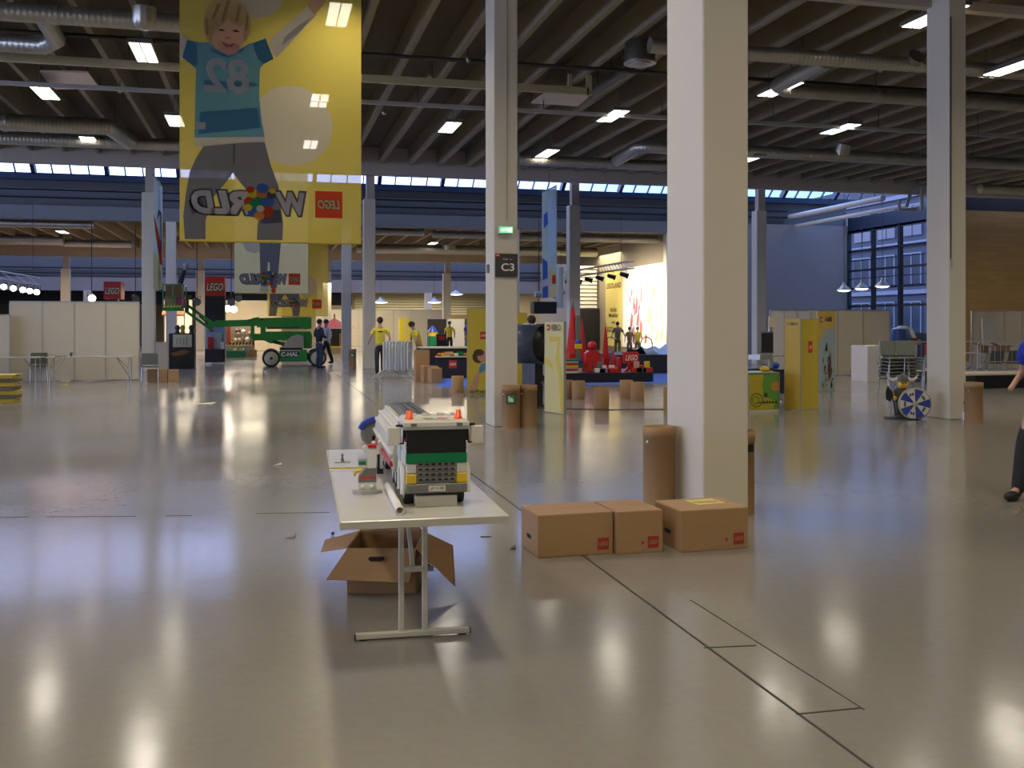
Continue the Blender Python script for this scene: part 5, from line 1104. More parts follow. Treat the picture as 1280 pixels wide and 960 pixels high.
# drum display
q = fl(671, 510); g = root('drum_display', (q[0], q[1]+.35, 0), 'black display drum on a black column behind the slim yellow board', 'display', rz=R(38))
T_ = Matrix.Translation((0, 0, 1.24)) @ Matrix.Rotation(R(90), 4, 'X'); DB = mat('drum_blue_black', (.05, .065, .11), .35)
MB().lathe([(.40, -.28), (.40, .28), (.36, .28), (.36, -.24), (.40, -.28)], DB, 36, T=T_).build('drum_shell', g)
MB().lathe([(.355, .2), (.355, .22), (.001, .22)], BLACK, 30, T=T_).build('drum_face', g)
MB().bb((-.12, -.16, 0), (.14, .16, .9), BLACK).bb((-.15, -.24, 0), (.2, .24, .04), BLACK).bb((.05, -.26, .45), (.25, .26, .50), GCH).build('column', g)
MB().bb((.1, -.3, .62), (.16, -.2, .8), mat('cream_light', (.6, .55, .3))).build('controls', g)

# ------------------------------------------------------------------ stage with red brick models
YS = fl(760, 478.5)[1]; xs0, xs1 = X_of(672, YS), X_of(816.5, YS)
tag(MB().bb((xs0, YS, .012), (xs1, YS+4, .27), BLACK).build('stage_platform'), 'low black platform carrying the red brick models', 'platform')
tag(MB().bb((X_of(768, YS+4.5), YS+4.3, .012), (X_of(840, YS+4.5)+1.5, YS+8, .62), DM).build('stage_platform'), 'black stage block behind the red brick models, under the blue sheeting', 'platform')
def S_(px, d=.8): y = YS+d; return X_of(px, y), y, .27
kS = lambda d=.8: zc(760, YS+d)/F
MR = mat('model_red', (.52, .02, .02), .3)
def spire(px, w, pyt, d, lb, tip=True):
    x, y, z = S_(px, d); k = kS(d); h = (465-pyt)*k; w = w*k
    g = root('red_brick_tower', (x, y, z), lb, 'model', 'red brick towers on the stage'); MB().bb((-w/2, -w/2, 0), (w/2, w/2, h*.25), MR, ch=.01).build('base', g)
    MB().lathe([(w*.62, h*.25), (w*.42, h*.5), (w*.25, h*.75), (w*.14, h*.88)], MR, 8, smooth=False).build('shaft', g)
    if tip: MB().lathe([(w*.1, h*.88), (w*.02, h)], GCH if tip == 1 else MR, 8).build('tip', g)
spire(716, 14, 374, .9, 'tallest red brick spire with a dark tip, left on the stage', 1); spire(727.5, 10, 400, 1.6, 'slim red brick spire right of the tallest one', 2); spire(757, 8, 404, 1.4, 'thin red brick spire before the yellow stage panel', 2); spire(705, 7, 432, 1.4, 'small red brick spire at the left end of the stage', 2)
spire(766, 6, 437, 1.0, 'short red brick post between the spire and the chair-shaped model', 2)
x, y, z = S_(722.5, .7); k = kS(); g = root('grey_brick_tower', (x, y, z), 'slim grey-green brick tower with blue and yellow blocks', 'model')
MB().bb((-.06, -.06, .3), (.06, .06, (466-396)*k), mat('olive_grey', (.14, .15, .11))).build('shaft', g); MB().bb((-.09, -.09, 0), (.09, .09, .12), BW).bb((-.1, -.1, .12), (.1, .1, .24), BG).bb((-.11, -.11, .24), (.11, .11, .34), BB).bb((-.09, -.09, .66), (.09, .09, .8), BY).lathe([(.09, .8), (.12, .88), (.001, .95)], BB, 12).build('blocks', g)
x, y, z = S_(740, .5); g = root('red_brick_figure', (x, y, z), 'large plain red brick figure with a round head on the stage', 'model')
MB().lathe([(.06, .88), (.14, .92), (.18, 1.02), (.18, 1.12), (.13, 1.21), (.001, 1.25)], MR, 20).build('head', g); MB().prism([(-.24, .32), (.24, .32), (.29, .55), (.27, .78), (.16, .88), (-.16, .88), (-.27, .78), (-.29, .55)], .28, MR, Matrix.Translation((0, -.14, 0))).build('body', g)
for s in (-1, 1): MB().bb((s*.03, -.16, 0), (s*.22, .16, .34), MR, ch=.03).build('leg', g); MB().bb((s*.26, -.13, .35), (s*.33, .13, .78), MR, ch=.03).build('arm', g)
g.scale = (.7, .7, .7)
x, y, z = S_(714, .3); g = root('striped_brick_stack', (x, y, z), 'stack of red, white and yellow brick layers at the left of the stage', 'model')
for i in range(7): MB().bb((-.2, -.1, i*.055), (.18, .12, i*.055+.05), [BW, MR, BLG, BY, MR, BLG, BG][i], ch=.004).build('layer', g)
x, y, z = S_(771, .7); g = root('red_brick_chair', (x, y, z), 'red brick model shaped like a high backed chair', 'model'); MB().bb((-.25, -.2, .0), (.2, .2, .2), MR, ch=.01).build('seat', g); MB().bb((.05, -.2, .2), (.2, .2, .6), MR, ch=.01).build('backrest', g); g.scale = (.5, .5, .7)
x, y, z = S_(788, .6); g = root('red_logo_block', (x, y, z), 'red brick logo block on a small red stand on the stage', 'model'); b = MB().bb((-.22, -.08, .24), (.22, .08, .56), MR); b.build('block', g); b = MB(); f_ = Face((0, -.08, 0), (1, 0, 0), (0, -1, 0)); f_.text(b, 'LEGO', 0, .4, .36, .15, BW, 1, .03, .25, False, .006); b.build('lettering', g)
MB().prism([(-.22, .0), (-.1, .12), (-.05, .24), (.05, .24), (.1, .12), (.22, 0), (.1, 0), (0, .08), (-.1, 0)], .12, MR, Matrix.Translation((0, -.06, 0))).build('stand', g)
for i, (px, m1, m2, lb) in enumerate(((755, mat('mauve', (.4, .2, .35)), BW, 'mauve and white'), (750, BW, GCH, 'white and grey'), (765, MR, BW, 'wide red'), (796, MR, mat('toy_skin', (.6, .35, .25)), 'red and skin coloured'), (801, BGR, MR, 'grey and red'), (809, MR, BY, 'tiny red'))):
    x, y, z = S_(px, .35); tag(MB().bb((-.16, -.08, 0), (.14, .1, .12), m1, ch=.01).bb((-.08, -.06, .12), (.06, .06, .2+.1*(i % 2)), m2, ch=.01).build('brick_model', loc=(x, y, z)), 'small %s brick model on the front of the stage' % lb, 'model')
# blue white sheeting on the stage block
x, y = X_of(806, YS+4.6), YS+4.5; b = MB(); n = 14; vs = []; 
for j in range(6):
    for i in range(n): vs.append((x+i*.24, y+j*.4, .66+.22*sin(j/5*pi)*(.5+.5*sin(i*.8+j))+.12*sin(i*1.7+j*2)))
base_i = len(vs); b.add(vs+[(v[0], v[1], .62) for v in vs], [(j*n+i, j*n+i+1, (j+1)*n+i+1, (j+1)*n+i) for j in range(5) for i in range(n-1)]+[(i, i+base_i, i+1+base_i, i+1) for i in range(n-1)], mat('sheet_blue_white', (.25, .35, .6), .3), True)
tag(b.build('plastic_sheeting'), 'crumpled blue and white sheeting on the stage block', 'sheeting')
# backdrop along the hall on the right wall of the second hall
BDW = mat('backdrop_white', (.85, .84, .80), .7); BDY = mat('backdrop_yellow', (.78, .66, .2), .7); XB = 19.85
ya, yb = PX(757, 400, XB).y, PX(850, 400, XB).y; yb2 = yb-3; zt = PX(840, 326, XB).z; zb = PX(800, 446, XB).z
g = root('stage_backdrop', (XB, yb2, 0), 'huge brightly lit backdrop with yellow lettered strip and faded photo prints', 'backdrop'); Ld = ya-yb2
MB().bb((0, 0, max(zb, .3)), (.06, Ld, zt), BDW).bb((0, .2, 0), (.06, .3, .5), ALU).bb((0, Ld-.3, 0), (.06, Ld-.2, .5), ALU).build('cloth', g)
ym = PX(778, 400, XB).y; f_ = Face((0, Ld, 0), (0, -1, 0), (-1, 0, 0)); wy = ya-ym; b = MB(); f_.rect(b, 0, max(zb, .3), wy, zt-.05, BDY, 1, .01); TX_ = mat('print_dark_brown', (.12, .05, .02))
k9 = zc(768, ya-wy/2)/F
def zz9(py): return CH+(HZ-py)*k9
for t_, py, wd, hh in (('LEGOLAND', 357, .86, .30), ('kids', 387, .35, .24), ('Modeller', 394, .55, .24), ('på', 403, .2, .2), ('LEGOLAND', 412, .92, .30)): f_.text(b, t_, wy*.5, zz9(py), wy*wd, hh, TX_, 2, .02, 0, False, .01)
b.build('yellow_strip', g)
b = MB(); rn = random.Random(5); pk = [mat('pr_red', (.45, .12, .1)), mat('pr_violet', (.3, .16, .25)), mat('pr_tan', (.6, .42, .25)), mat('pr_green', (.3, .4, .25)), mat('pr_pale', (.6, .6, .62))]
yy0 = ya-PX(785, 400, XB).y
for i in range(90):
    t_ = rn.random(); u = yy0+.3+t_*(Ld-yy0-.6); zc_ = .8+rn.random()**1.2*2.6*(1 if t_ < .9 else 1); s1, s2_ = .06+.16*rn.random(), .15+.4*rn.random()
    col = pk[0 if t_ < .25 and rn.random() < .6 else (1 if t_ < .25 else (2 if rn.random() < .5 else rn.choice([0, 3, 4])))]
    f_.poly(b, [(u-s1, zc_-s2_), (u+s1*.7, zc_-s2_*.8), (u+s1, zc_+s2_*.6), (u-s1*.3, zc_+s2_)], col, 1+.05*i, .004)
b.build('photo_print', g)
struct(MB().bb((X_of(719, 58.3), 58.3, 0), (XB+.1, 58.5, P(740, 386, 58.3).z), DARKW).build('wall_curtain'))
b = MB(); 
for k in range(11): z = P(740, 386, 58.3).z+.05+k*.24; b.box(((X_of(719, 58.5)+XB)/2, 58.5, z+.1), (XB-X_of(719, 58.5), .03, .2), mat('louvre_white', (.8, .77, .65)), rx=R(-25))
struct(b.build('wall_louvres'))
# truss with spotlights
def truss(a, c, lb, n=9):
    g = root('lighting_truss', (0, 0, 0), lb, 'truss'); a, c = V(a), V(c); d = (c-a); s = d.cross(V((0, 0, 1))).normalized()*.15; b = MB(); o4 = [s+V((0, 0, .15)), -s+V((0, 0, .15)), s-V((0, 0, .15)), -s-V((0, 0, .15))]
    for o in o4: b.tube([a+o, c+o], .025, ALU, 6)
    m = int(d.length/.4)
    for i in range(m):
        p, q = a+d*i/m, a+d*(i+1)/m; b.tube([p+o4[0], q+o4[2]], .012, ALU, 5).tube([p+o4[1], q+o4[3]], .012, ALU, 5).tube([p+o4[2], q+o4[3]], .012, ALU, 5)
    b.build('lattice', g); top = 6.7
    for f in (.1, .9): MB().tube([a+d*f+V((0, 0, .15)), V(((a+d*f).x, (a+d*f).y, top))], .01, DP, 5).build('hanging_cable', g)
    return g, a, d
SPG = emit('spot_glow', (1, .93, .85), 12)
def spot(p, aim, lb, glow=True, energy=0, size=1.):
    p = V(p); d = (V(aim)-p).normalized(); g = root('stage_spotlight', p, lb, 'spotlight', 'stage spotlights'); q = d.to_track_quat('Z', 'Y').to_matrix().to_4x4()
    MB().lathe([(.07*size, -.18*size), (.1*size, -.1*size), (.1*size, .12*size), (.13*size, .2*size)], BLACK, 14, T=q).build('housing', g); MB().lathe([(.001, .205*size), (.12*size, .206*size)], SPG if glow else GCH, 14, T=q).build('lens', g)
    MB().tube([(-.12*size, 0, 0), (-.12*size, 0, .2), (.12*size, 0, .2), (.12*size, 0, 0)], .012, BLACK, 6).build('bracket', g)
    if energy:
        l = bpy.data.lights.new('spot', 'SPOT'); l.energy = energy; l.spot_size = R(100); l.spot_blend = .8; l.color = (1, .86, .66); l.shadow_soft_size = .15
        lo = bpy.data.objects.new('spot_light', l); COL.objects.link(lo); lo.location = p+d*.25*size; lo.rotation_euler = d.to_track_quat('-Z', 'Y').to_euler()
XT = 15.5; ta, tb = PX(700, 345, XT), PX(788, 331, XT); g_, a_, d_ = truss((XT, ta.y+1, ta.z), (XT, tb.y, ta.z), 'lighting truss hanging in front of the bright backdrop')
for i in range(7): p = a_+d_*(i+.5)/7-V((0, 0, .4)); spot(p, (XB, p.y-.5, 2.5), 'black spotlight on the truss before the backdrop, %s from the far end' % ('first', 'second', 'third', 'fourth', 'fifth', 'sixth', 'seventh')[i], i < 2, 1200)
YT = 44.; g_, a_, d_ = truss((P(-30, 340, YT).x, YT, 3.75), (P(49, 362, YT).x, YT, 3.35), 'lighting truss with bright spotlights at the left edge')
for i, f in enumerate((.45, .6, .75, .86, .97)): p = a_+d_*f-V((0, 0, .38)); spot(p, (p.x+.5, 36, 0), 'bright spotlight hanging on the left truss, %s from the left' % ('first', 'second', 'third', 'fourth', 'fifth')[i], True, 60 if i == 2 else 0)
for i, (px, py) in enumerate(((289, 376), (284, 384), (292, 385), (298, 371), (246, 376), (114, 371), (169, 372))): spot(P(px, py, 46), (P(px, py, 46).x*.6, 36, 0), 'spotlight glinting %s' % ('right of the black tower, upper', 'right of the black tower, lower left', 'right of the black tower, lower right', 'just below the pale banner', 'between lift basket and black tower', 'left of the red cube sign', 'right of the red cube sign')[i], i in (1, 2, 5), 90 if i in (1,) else 0, 1.3); 
for i, (px, py) in enumerate(((289, 376), (246, 376), (114, 371), (169, 372))):
    p = P(px, py, 46.3); tag(MB().tube([(p.x, 46.4, p.z+.2), (p.x, 46.4, 6.76)], .02, DP, 6).build('drop_pipe'), 'thin drop pipe holding a spotlight %s' % ('right of the black tower', 'left of the black tower', 'left of the red cube sign', 'right of the red cube sign')[i], 'pipe')
# small people, far
person((X_of(772, 45), 45, 0), R(170), 'person in khaki standing behind the stage before the lettered strip', KH, KH, HAIR, 1.7, arms=(((-.3, .02, 1.2), (-.38, -.05, 1.05)), ((.27, .02, 1.15), (.3, -.05, .95))))
for px, m, lb in ((787, KH, 'person in olive clothes by the red photo print behind the stage'), (797, TEE, 'person in a yellow shirt by the red photo print behind the stage')): person((X_of(px, 46), 46, 0), R(180), lb, m, KH, HAIR, 1.45)
person((X_of(562, 52), 52, .0), R(180), 'far person in a yellow T-shirt beside the cream pillar', TEE, DKT, HAIR, 1.75); person((X_of(583, 52), 52, 0), R(60), 'far person in a blue shirt above the black counter', PBL, mat('jeans_light', (.2, .24, .28)), HAIR, 1.75)
q = fl(938, 500); person((q[0]+.05, q[1]+1.0, 0), R(-80), 'brown haired person in yellow half hidden by the big pillar', mat('tee_orange', (.6, .35, .05)), DKT, mat('hair_brown', (.12, .05, .02)), 1.68, hairlong=True)
# bicycles wheels on stage
for px, lb in ((763, 'thin ring stand on the stage before the yellow lettered strip'), (808, 'thin ring stand on the stage before the tan photo print')): 
    x, y = X_of(px, YS+5.6), YS+5.6; n = 20; tag(MB().tube([(x+.22*cos(2*pi*i/n), y, .9+.28*sin(2*pi*i/n)) for i in range(n+1)], .015, BLACK, 6, False).bb((x-.02, y-.02, .62), (x+.02, y+.02, .66), BLACK).build('ring_stand'), lb, 'stand')
# far backdrop stuff between pillars
partition(70, [395, 412, 430, 448, 470, 492], 2.6, 'far beige wall section behind the white shirted person', m=WARMW)
partition(69, [492, 515, 540, 560], 2.6, 'far beige wall section behind the barriers', m=WARMW)
g = root('market_tent', (X_of(418, 60), 60, 0), 'red and pink pointed parasol tent far behind the lift', 'tent'); MB().lathe([(1.25, 1.35), (.02, 1.95)], mat('tent_red', (.5, .08, .1)), 8, smooth=False).build('canopy', g); MB().tube([(0, 0, 0), (0, 0, 2.2)], .04, BLACK, 6).build('pole', g)
tag(MB().bb((X_of(396, 55), 55, 0), (X_of(433, 55), 56, .35), mat('platform_warm', (.45, .36, .22))).bb((X_of(396, 55), 54.95, .3), (X_of(433, 55), 55, .4), YEL).build('low_platform'), 'low far platform with a yellow edge behind the lift', 'platform')
tag(MB().bb((X_of(413, 56), 55.9, .36), (X_of(432, 56), 56.3, 1.35), DM).bb((X_of(424, 56), 55.8, .36), (X_of(431, 56), 55.9, 1.1), mat('orange_wood', (.35, .17, .05))).build('shop_shelf'), 'dark shelf with orange wooden box on the far platform', 'shelf')
tag(MB().bb((X_of(499, 66), 66, 0), (X_of(506, 66), 66.2, 2.0), YEL).bb((X_of(508, 66), 66, 0), (X_of(512, 66), 66.2, 2.0), YEL).build('yellow_banner_panel'), 'far yellow panels behind the yellow shirted walker', 'panel')
tag(MB().bb((X_of(594, 60), 60, 0), (X_of(535, 60), 60.3, 1.9), DM).build('dark_booth'), 'far dark booth wall behind the black counter', 'booth')
tag(MB().lathe([(.27, 0), (.28, .9)], BG, 14, (0, 0, 0)).lathe([(.28, .9), (.28, 1.15)], BY, 14).lathe([(.32, 1.15), (.05, 1.5)], BB, 14).build('toy_hut', loc=(X_of(541, 57), 57, 0)), 'far green, yellow and blue round hut right of the barriers', 'hut')
tag(MB().bb((0, 0, 0), (1.0, .5, 1.9), mat('white_cabinet', (.6, .6, .58))).build('white_cabinet', loc=(X_of(560, 58), 58, 0)), 'far white cabinet behind the distant yellow shirt', 'cabinet')
tag(MB().bb((0, 0, 0), (.5, .3, 1.1), DM).bb((.1, -.02, .8), (.4, 0, 1.0), RED).build('info_post', loc=(X_of(546, 50), 50, 0)), 'small black post with a red panel left of the distant cream pillar', 'post')
# area lights without fixtures, added to brighten far booths, louvres and walls
def far_fill_light(p, e, s=1., c=(1, .85, .6)):
    l = bpy.data.lights.new('far_fill_light', 'AREA'); l.size = s*1.9; l.energy = e; l.color = c; o = bpy.data.objects.new('far_fill_light', l); COL.objects.link(o); o.location = p; return o
far_fill_light((X_of(225, 57), 57, 3.4), 300); far_fill_light((X_of(300, 51), 50.3, 2.9), 110); far_fill_light((X_of(310, 57), 57, 4), 300); far_fill_light((X_of(430, 66), 64.9, 4.2), 700, 2); far_fill_light((X_of(540, 78), 79, 3.9), 1500, 4); far_fill_light((X_of(470, 78), 79, 3.9), 900, 3)
far_fill_light((X_of(738, 56), 56.5, 5.8), 500, 2); far_fill_light((X_of(560, 54), 53.8, 3.8), 400, 1.5); far_fill_light((X_of(100, 55), 55, 5), 700, 2, (1, .6, .5))
# ------------------------------------------------------------------ right side
YR = 30.2
partition(29.2, [963, 980, 996, 1013], 2.08, 'whiter lit left wing of the exhibition partition behind the yellow boards', m=mat('partition_lit_white', (.66, .62, .56)))  # paler copy of the partition colour stands in for brighter light here
partition(28.0, [1013, 1047, 1079, 1112], 2.08, 'cream exhibition partition right of the yellow boards')
g = root('white_cube_block', (X_of(1074, 25), 24.6, 0), 'plain white block in front of the cream partition', 'block'); w = X_of(1112, 25)-X_of(1074, 25)
MB().bb((0, 0, 0), (w-.25, .8, 1.02), mat('block_white', (.64, .6, .56)), ch=.006).build('body', g)
A1, B1, C1 = fl(981, 512), fl(1000, 513), fl(1022.5, 511)
board(A1, B1, 1.74, .03, mat('board_orange', (.66, .46, .06), .5), 'left wing of the folding yellow board, with small logos at top', pr_logo_world, group='folding yellow boards')
def pr_side(b, f_, L_, h):
    f_.rect(b, L_*.42, h*.63, L_*.66, h*.76, RED, 1, .004); f_.text(b, 'LEGO', L_*.54, h*.695, L_*.16, .06, WHITE, 2, .02, .2, False, .004)
board((B1[0]+.02, B1[1]), C1, 1.72, .03, mat('board_ochre', (.55, .44, .04), .5), 'right wing of the folding yellow board, plain with one red logo', pr_side, group='folding yellow boards')
def pr_pir(b, f_, L_, h):
    f_.poly(b, [(L_*.02, h*.62), (L_*.2, h*.66), (L_*.35, h*.76), (L_*.6, h*.78), (L_*.98, h*.80), (L_*.98, 0.02), (L_*.02, .02)], mat('sky_print', (.35, .45, .5)), 1, .004)
    f_.logo(b, L_*.2, h*.9, .14, 2, e=.004); f_.text(b, 'Hafiz', L_*.62, h*.91, L_*.42, .12, BLACK, 2, .02, .2, False, .004)
    ms = [PBR, BK, PSK, BY, PMIX, BW, mat('moss', (.1, .2, .06))]; rn = random.Random(8)
    for i in range(26): u, v = .25+.6*rn.random(), .05+.45*rn.random()*(.4+rn.random()*.8); f_.disc(b, L_*u, h*v, .02+.03*rn.random(), .02+.06*rn.random(), ms[i % 7], 3+.05*i, .004, 7)
    f_.poly(b, [(L_*.55, h*.3), (L_*.72, h*.5), (L_*.75, h*.3), (L_*.82, h*.25), (L_*.7, h*.15), (L_*.6, h*.18)], PBR, 5, .004); f_.poly(b, [(L_*.38, h*.52), (L_*.5, h*.62), (L_*.55, h*.5)], BK, 5, .004)
board(fl(1022, 490), fl(1043.5, 487.5), 1.93, .03, mat('board_warm', (.62, .42, .08), .5), 'illustrated board with dark figures on pale blue, right of the folding board', pr_pir)
g = root('green_graphic_box', (*fl(936, 516), 0), 'low box with green and orange swirl graphics beside the big pillar', 'box', rz=R(2)); w = .62; h = .72
MB().bb((0, 0, .05), (w, .6, h), mat('graphic_green', (.12, .32, .04)), ch=.004).build('body', g); b = MB(); f_ = Face((0, 0, 0), (1, 0, 0), (0, -1, 0)); og, gd, yo = mat('gr_orange', (.55, .25, .04)), mat('gr_dark', (.03, .08, .02)), mat('gr_yellow', (.5, .42, .03))
f_.poly(b, [(0, .06), (w*.8, .06), (w*.9, .2), (w*.5, .3), (w*.45, .5), (w*.5, .7), (0, .7)], yo, 1, .003); f_.disc(b, w*.88, .48, .09, .09, og, 2, .003)
def ring(cx, cy, r, t, m, k): n = 24; [f_.poly(b, [(cx+r*cos(2*pi*i/n), cy+r*sin(2*pi*i/n)), (cx+r*cos(2*pi*(i+1)/n), cy+r*sin(2*pi*(i+1)/n)), (cx+(r-t)*cos(2*pi*(i+1)/n), cy+(r-t)*sin(2*pi*(i+1)/n)), (cx+(r-t)*cos(2*pi*i/n), cy+(r-t)*sin(2*pi*i/n))], m, k, .003) for i in range(n)]
ring(w*.25, .23, .13, .015, gd, 3); ring(w*.22, .23, .07, .012, gd, 3); ring(w*.28, .5, .09, .012, og, 3); f_.disc(b, w*.55, .32, .045, .045, gd, 3, .003); f_.rect(b, w*.3, .17, w*.95, .19, gd, 3, .003)
for i in range(5): f_.disc(b, w*(.5+.1*i), .19, .02, .03, gd, 4, .003, 8)
b.build('graphic', g); MB().bb((-.01, -.01, 0), (w+.01, .61, .05), PW).bb((-.01, -.01, h), (w+.01, .61, h+.02), ALU).bb((-.015, -.015, 0), (.0, .61, h), ALU).bb((w, -.015, 0), (w+.015, .61, h), ALU).build('frame', g)
g = root('monitor_stand', (*fl(962, 503), 0), 'dark monitor on a metal stand beside the big pillar', 'stand', rz=R(25))
MB().tube([(0, 0, .03), (0, 0, 1.78)], .035, ALU, 10).tube([(.07, 0, .03), (.07, 0, 1.78)], .02, ALU, 8).lathe([(.25, 0), (.25, .03)], ALU, 20).build('pole', g)
m_ = MB().box((-.27, -.1, 1.25), (.42, .08, .46), mat('monitor_grey', (.2, .2, .18))).build('monitor', g); MB().bb((-.455, -.145, 1.05), (-.085, -.14, 1.45), BLACK).build('screen', m_)
MB().bb((-.45, -.1, .9), (-.08, .2, 1.0), ALU).bb((-.7, -.12, .68), (-.05, .5, .72), BLACK).build('shelf', g); MB().box((.03, -.03, 1.68), (.18, .04, .22), PW).build('sign_plate', g)
g = root('side_table', (*fl(966, 492), 0), 'small dark table with a silver frame behind the folding yellow board', 'table'); MB().bb((0, 0, .5), (.5, .5, .56), BLACK).bb((0.02, .02, 0), (.48, .48, .5), DM).build('cabinet', g)
MB().tube([(.05, .1, .56), (.05, .1, .88), (.45, .1, .88), (.45, .1, .56)], .018, CHR, 8).build('frame', g)
tag(MB().ball((0, 0, .09), .1, BB, 12, (1.2, .8, .9)).build('blue_bag', loc=(fl(966, 492)[0]+.12, fl(966, 492)[1]+.12, .565)), 'small blue bundle at the edge of the side table', 'bag')
tag(MB().ball((0, 0, .05), .08, BY, 12, (1.3, .8, .7)).build('yellow_bundle', loc=(fl(940, 516)[0]+.42, fl(940, 516)[1]+.3, .735)), 'yellow bundle on top of the green graphic box', 'bundle')
# stacked chairs
for k, (px, rz) in enumerate(((1116, R(-8)), (1135, R(-10)))):
    q = fl(px, 499)
    for j in range(7):
        dup(ch0, (q[0], q[1]+.03*j*0-.012*j, .075*j), rz, 'grey chair in the %s stack behind the viking figure, %s from the floor' % (('left', 'right')[k], ('first', 'second', 'third', 'fourth', 'fifth', 'sixth', 'seventh')[j]), 'stacked grey chairs')
# viking toy figure
q = fl(1128, 523); kv = 1.0; g = root('viking_figure', (q[0], q[1], 0), 'large toy viking with horned helmet, axe and round blue and white shield', 'figure', rz=R(-20))
VB = mat('viking_blue', (.03, .06, .28), .4); VG = mat('viking_grey', (.08, .085, .08), .4); VW = mat('viking_white', (.6, .58, .52), .4); VT = mat('viking_trim', (.4, .36, .2), .4)
MB().lathe([(.30, 0), (.31, .015), (.001, .02)], BLACK, 28).build('base', g)
for s in (-1, 1): MB().bb((s*.01, -.07, .02), (s*.12, .07, .27), VG, ch=.01).bb((s*.01, -.12, .02), (s*.12, .0, .07), VG, ch=.01).build('leg', g)
MB().prism([(-.14, .28), (.14, .28), (.10, .52), (-.10, .52)], .15, VG, Matrix.Translation((0, -.075, 0))).build('torso', g)
h_ = MB().lathe([(.05, .52), (.08, .54), (.085, .56), (.085, .64), (.07, .66)], BY, 20).build('head', g); MB().bb((-.04, -.09, .61), (-.02, -.083, .63), BLACK).bb((.02, -.09, .61), (.04, -.083, .63), BLACK).bb((-.06, -.092, .54), (.06, -.08, .585), mat('beard_orange', (.6, .25, .04))).build('face', h_)
hm = MB().lathe([(.105, .645), (.105, .665), (.095, .7), (.07, .75), (.001, .78)], VG, 20).build('helmet', g)
for s in (-1, 1): MB().tube([(s*.08, 0, .68), (s*.16, 0, .66), (s*.23, 0, .70), (s*.26, 0, .78)], .045, VW, 10, r2=.008).build('horn', hm)
for s in (-1, 1): MB().tube([(s*.11, 0, .49), (s*.17, -.03, .42), (s*.17, -.14, .36)], .038, VG, 10).ball((s*.17, -.16, .36), .04, BY, 10).build('arm', g)
sh_ = root('x', (0, 0, 0), '', ''); bpy.data.objects.remove(sh_)
TS = Matrix.Translation((.15, -.20, .27)) @ Matrix.Rotation(R(90), 4, 'X'); sd_ = MB().lathe([(.001, -.02), (.27, -.02), (.28, 0), (.26, .02), (.001, .02)], VT, 36, T=TS).build('shield', g)
b = MB(); f_ = Face((.15, -.22, .27), (1, 0, 0), (0, -1, 0)); f_.disc(b, 0, 0, .25, .25, VB, 1, .002, 36)
for a0 in (20, 92, 164, 236, 308): 
    if a0 != 999: f_.poly(b, [(.05*cos(R(a0)), .05*sin(R(a0)))]+[(.25*cos(R(a0+t_)), .25*sin(R(a0+t_))) for t_ in (0, 9, 18, 27, 36)]+[(.05*cos(R(a0+36)), .05*sin(R(a0+36)))], VW, 2, .002); [f_.disc(b, .17*cos(R(a0+18+dd)), .17*sin(R(a0+18+dd)), .02, .03, VG, 3, .002, 8) for dd in (-7, 7)]
b.build('shield_pattern', sd_); MB().ball((.15, -.235, .27), .05, VT, 14, (1, .4, 1)).build('boss', sd_)
MB().tube([(-.24, -.2, .5), (-.13, -.1, .06)], .012, BLACK, 8).build('axe_shaft', g); MB().prism([(-.3, .58), (-.24, .5), (-.21, .44), (-.25, .3), (-.32, .34), (-.33, .46)], .03, BLACK, Matrix.Translation((0, -.21, 0))).build('axe_blade', g)
# barrier, blue white dome, red sign
b1 = barrier((X_of(1138, 26.6), 26.6, 0), R(-3), 'steel barrier between the chair stacks and the right pillar', 2.4, group='barriers on the right')
dup(b1, (X_of(1222, 25.4), 25.4, .0), R(-6), 'steel barrier beyond the right pillar in front of the cartons', 'barriers on the right')
g = root('play_dome', (X_of(1128, 33), 33, 0), 'blue and white rounded capsule behind the stacked chairs', 'capsule')
MB().lathe([(.45, 0), (.52, .6), (.5, 1.1), (.35, 1.45), (.1, 1.55)], mat('dome_white', (.6, .6, .62), .35), 24).build('shell', g); MB().lathe([(.47, .2), (.53, .6), (.51, 1.1), (.37, 1.43)], mat('dome_blue', (.05, .1, .3), .35), 24, (-.12, -.02, 0)).build('blue_shell', g); MB().bb((.05, -.56, 1.0), (.25, -.5, 1.1), INK).bb((.2, -.52, .85), (.4, -.44, 1.05), PSK).build('sticker', g)
tag(MB().bb((0, 0, .65), (.48, .04, 1.0), RED).bb((.05, -.006, .86), (.43, 0, .89), WHITE).bb((.02, .04, 0), (.05, .07, .7), ALU).bb((.42, .04, 0), (.45, .07, .7), ALU).build('red_sign', loc=(X_of(1157, 27.5), 27.5, 0)), 'red notice board on legs left of the right pillar', 'sign')
tag(MB().bb((0, 0, 0), (3.5, .6, .38), BLACK).bb((-.02, -.02, .38), (3.5, .62, .42), PW).build('low_platform', loc=(X_of(1158, 23.2), 23.2, 0)), 'low black bench block with white top left of the right pillar', 'platform') if 0 else None
g = root('low_black_platform', (X_of(1219, 21.6), 21.6, 0), 'low black platform with a white top right of the right pillar', 'platform'); MB().bb((0, 0, 0), (4.5, 1.2, .33), BLACK).build('body', g); MB().bb((-.3, -.03, .33), (4.5, 1.25, .37), PW).build('top', g)
g = root('low_black_platform', (X_of(1157, 24.2), 24.2, 0), 'low black platform with a white top left of the right pillar', 'platform'); MB().bb((0, 0, 0), (.9, 1.0, .30), BLACK).build('body', g); MB().bb((-.03, -.03, .30), (.9, 1.03, .34), PW).build('top', g)
partition(31.0, [1215, 1235, 1256, 1278, 1300, 1325], 2.1, 'cream partition in front of the tan wall at the right')
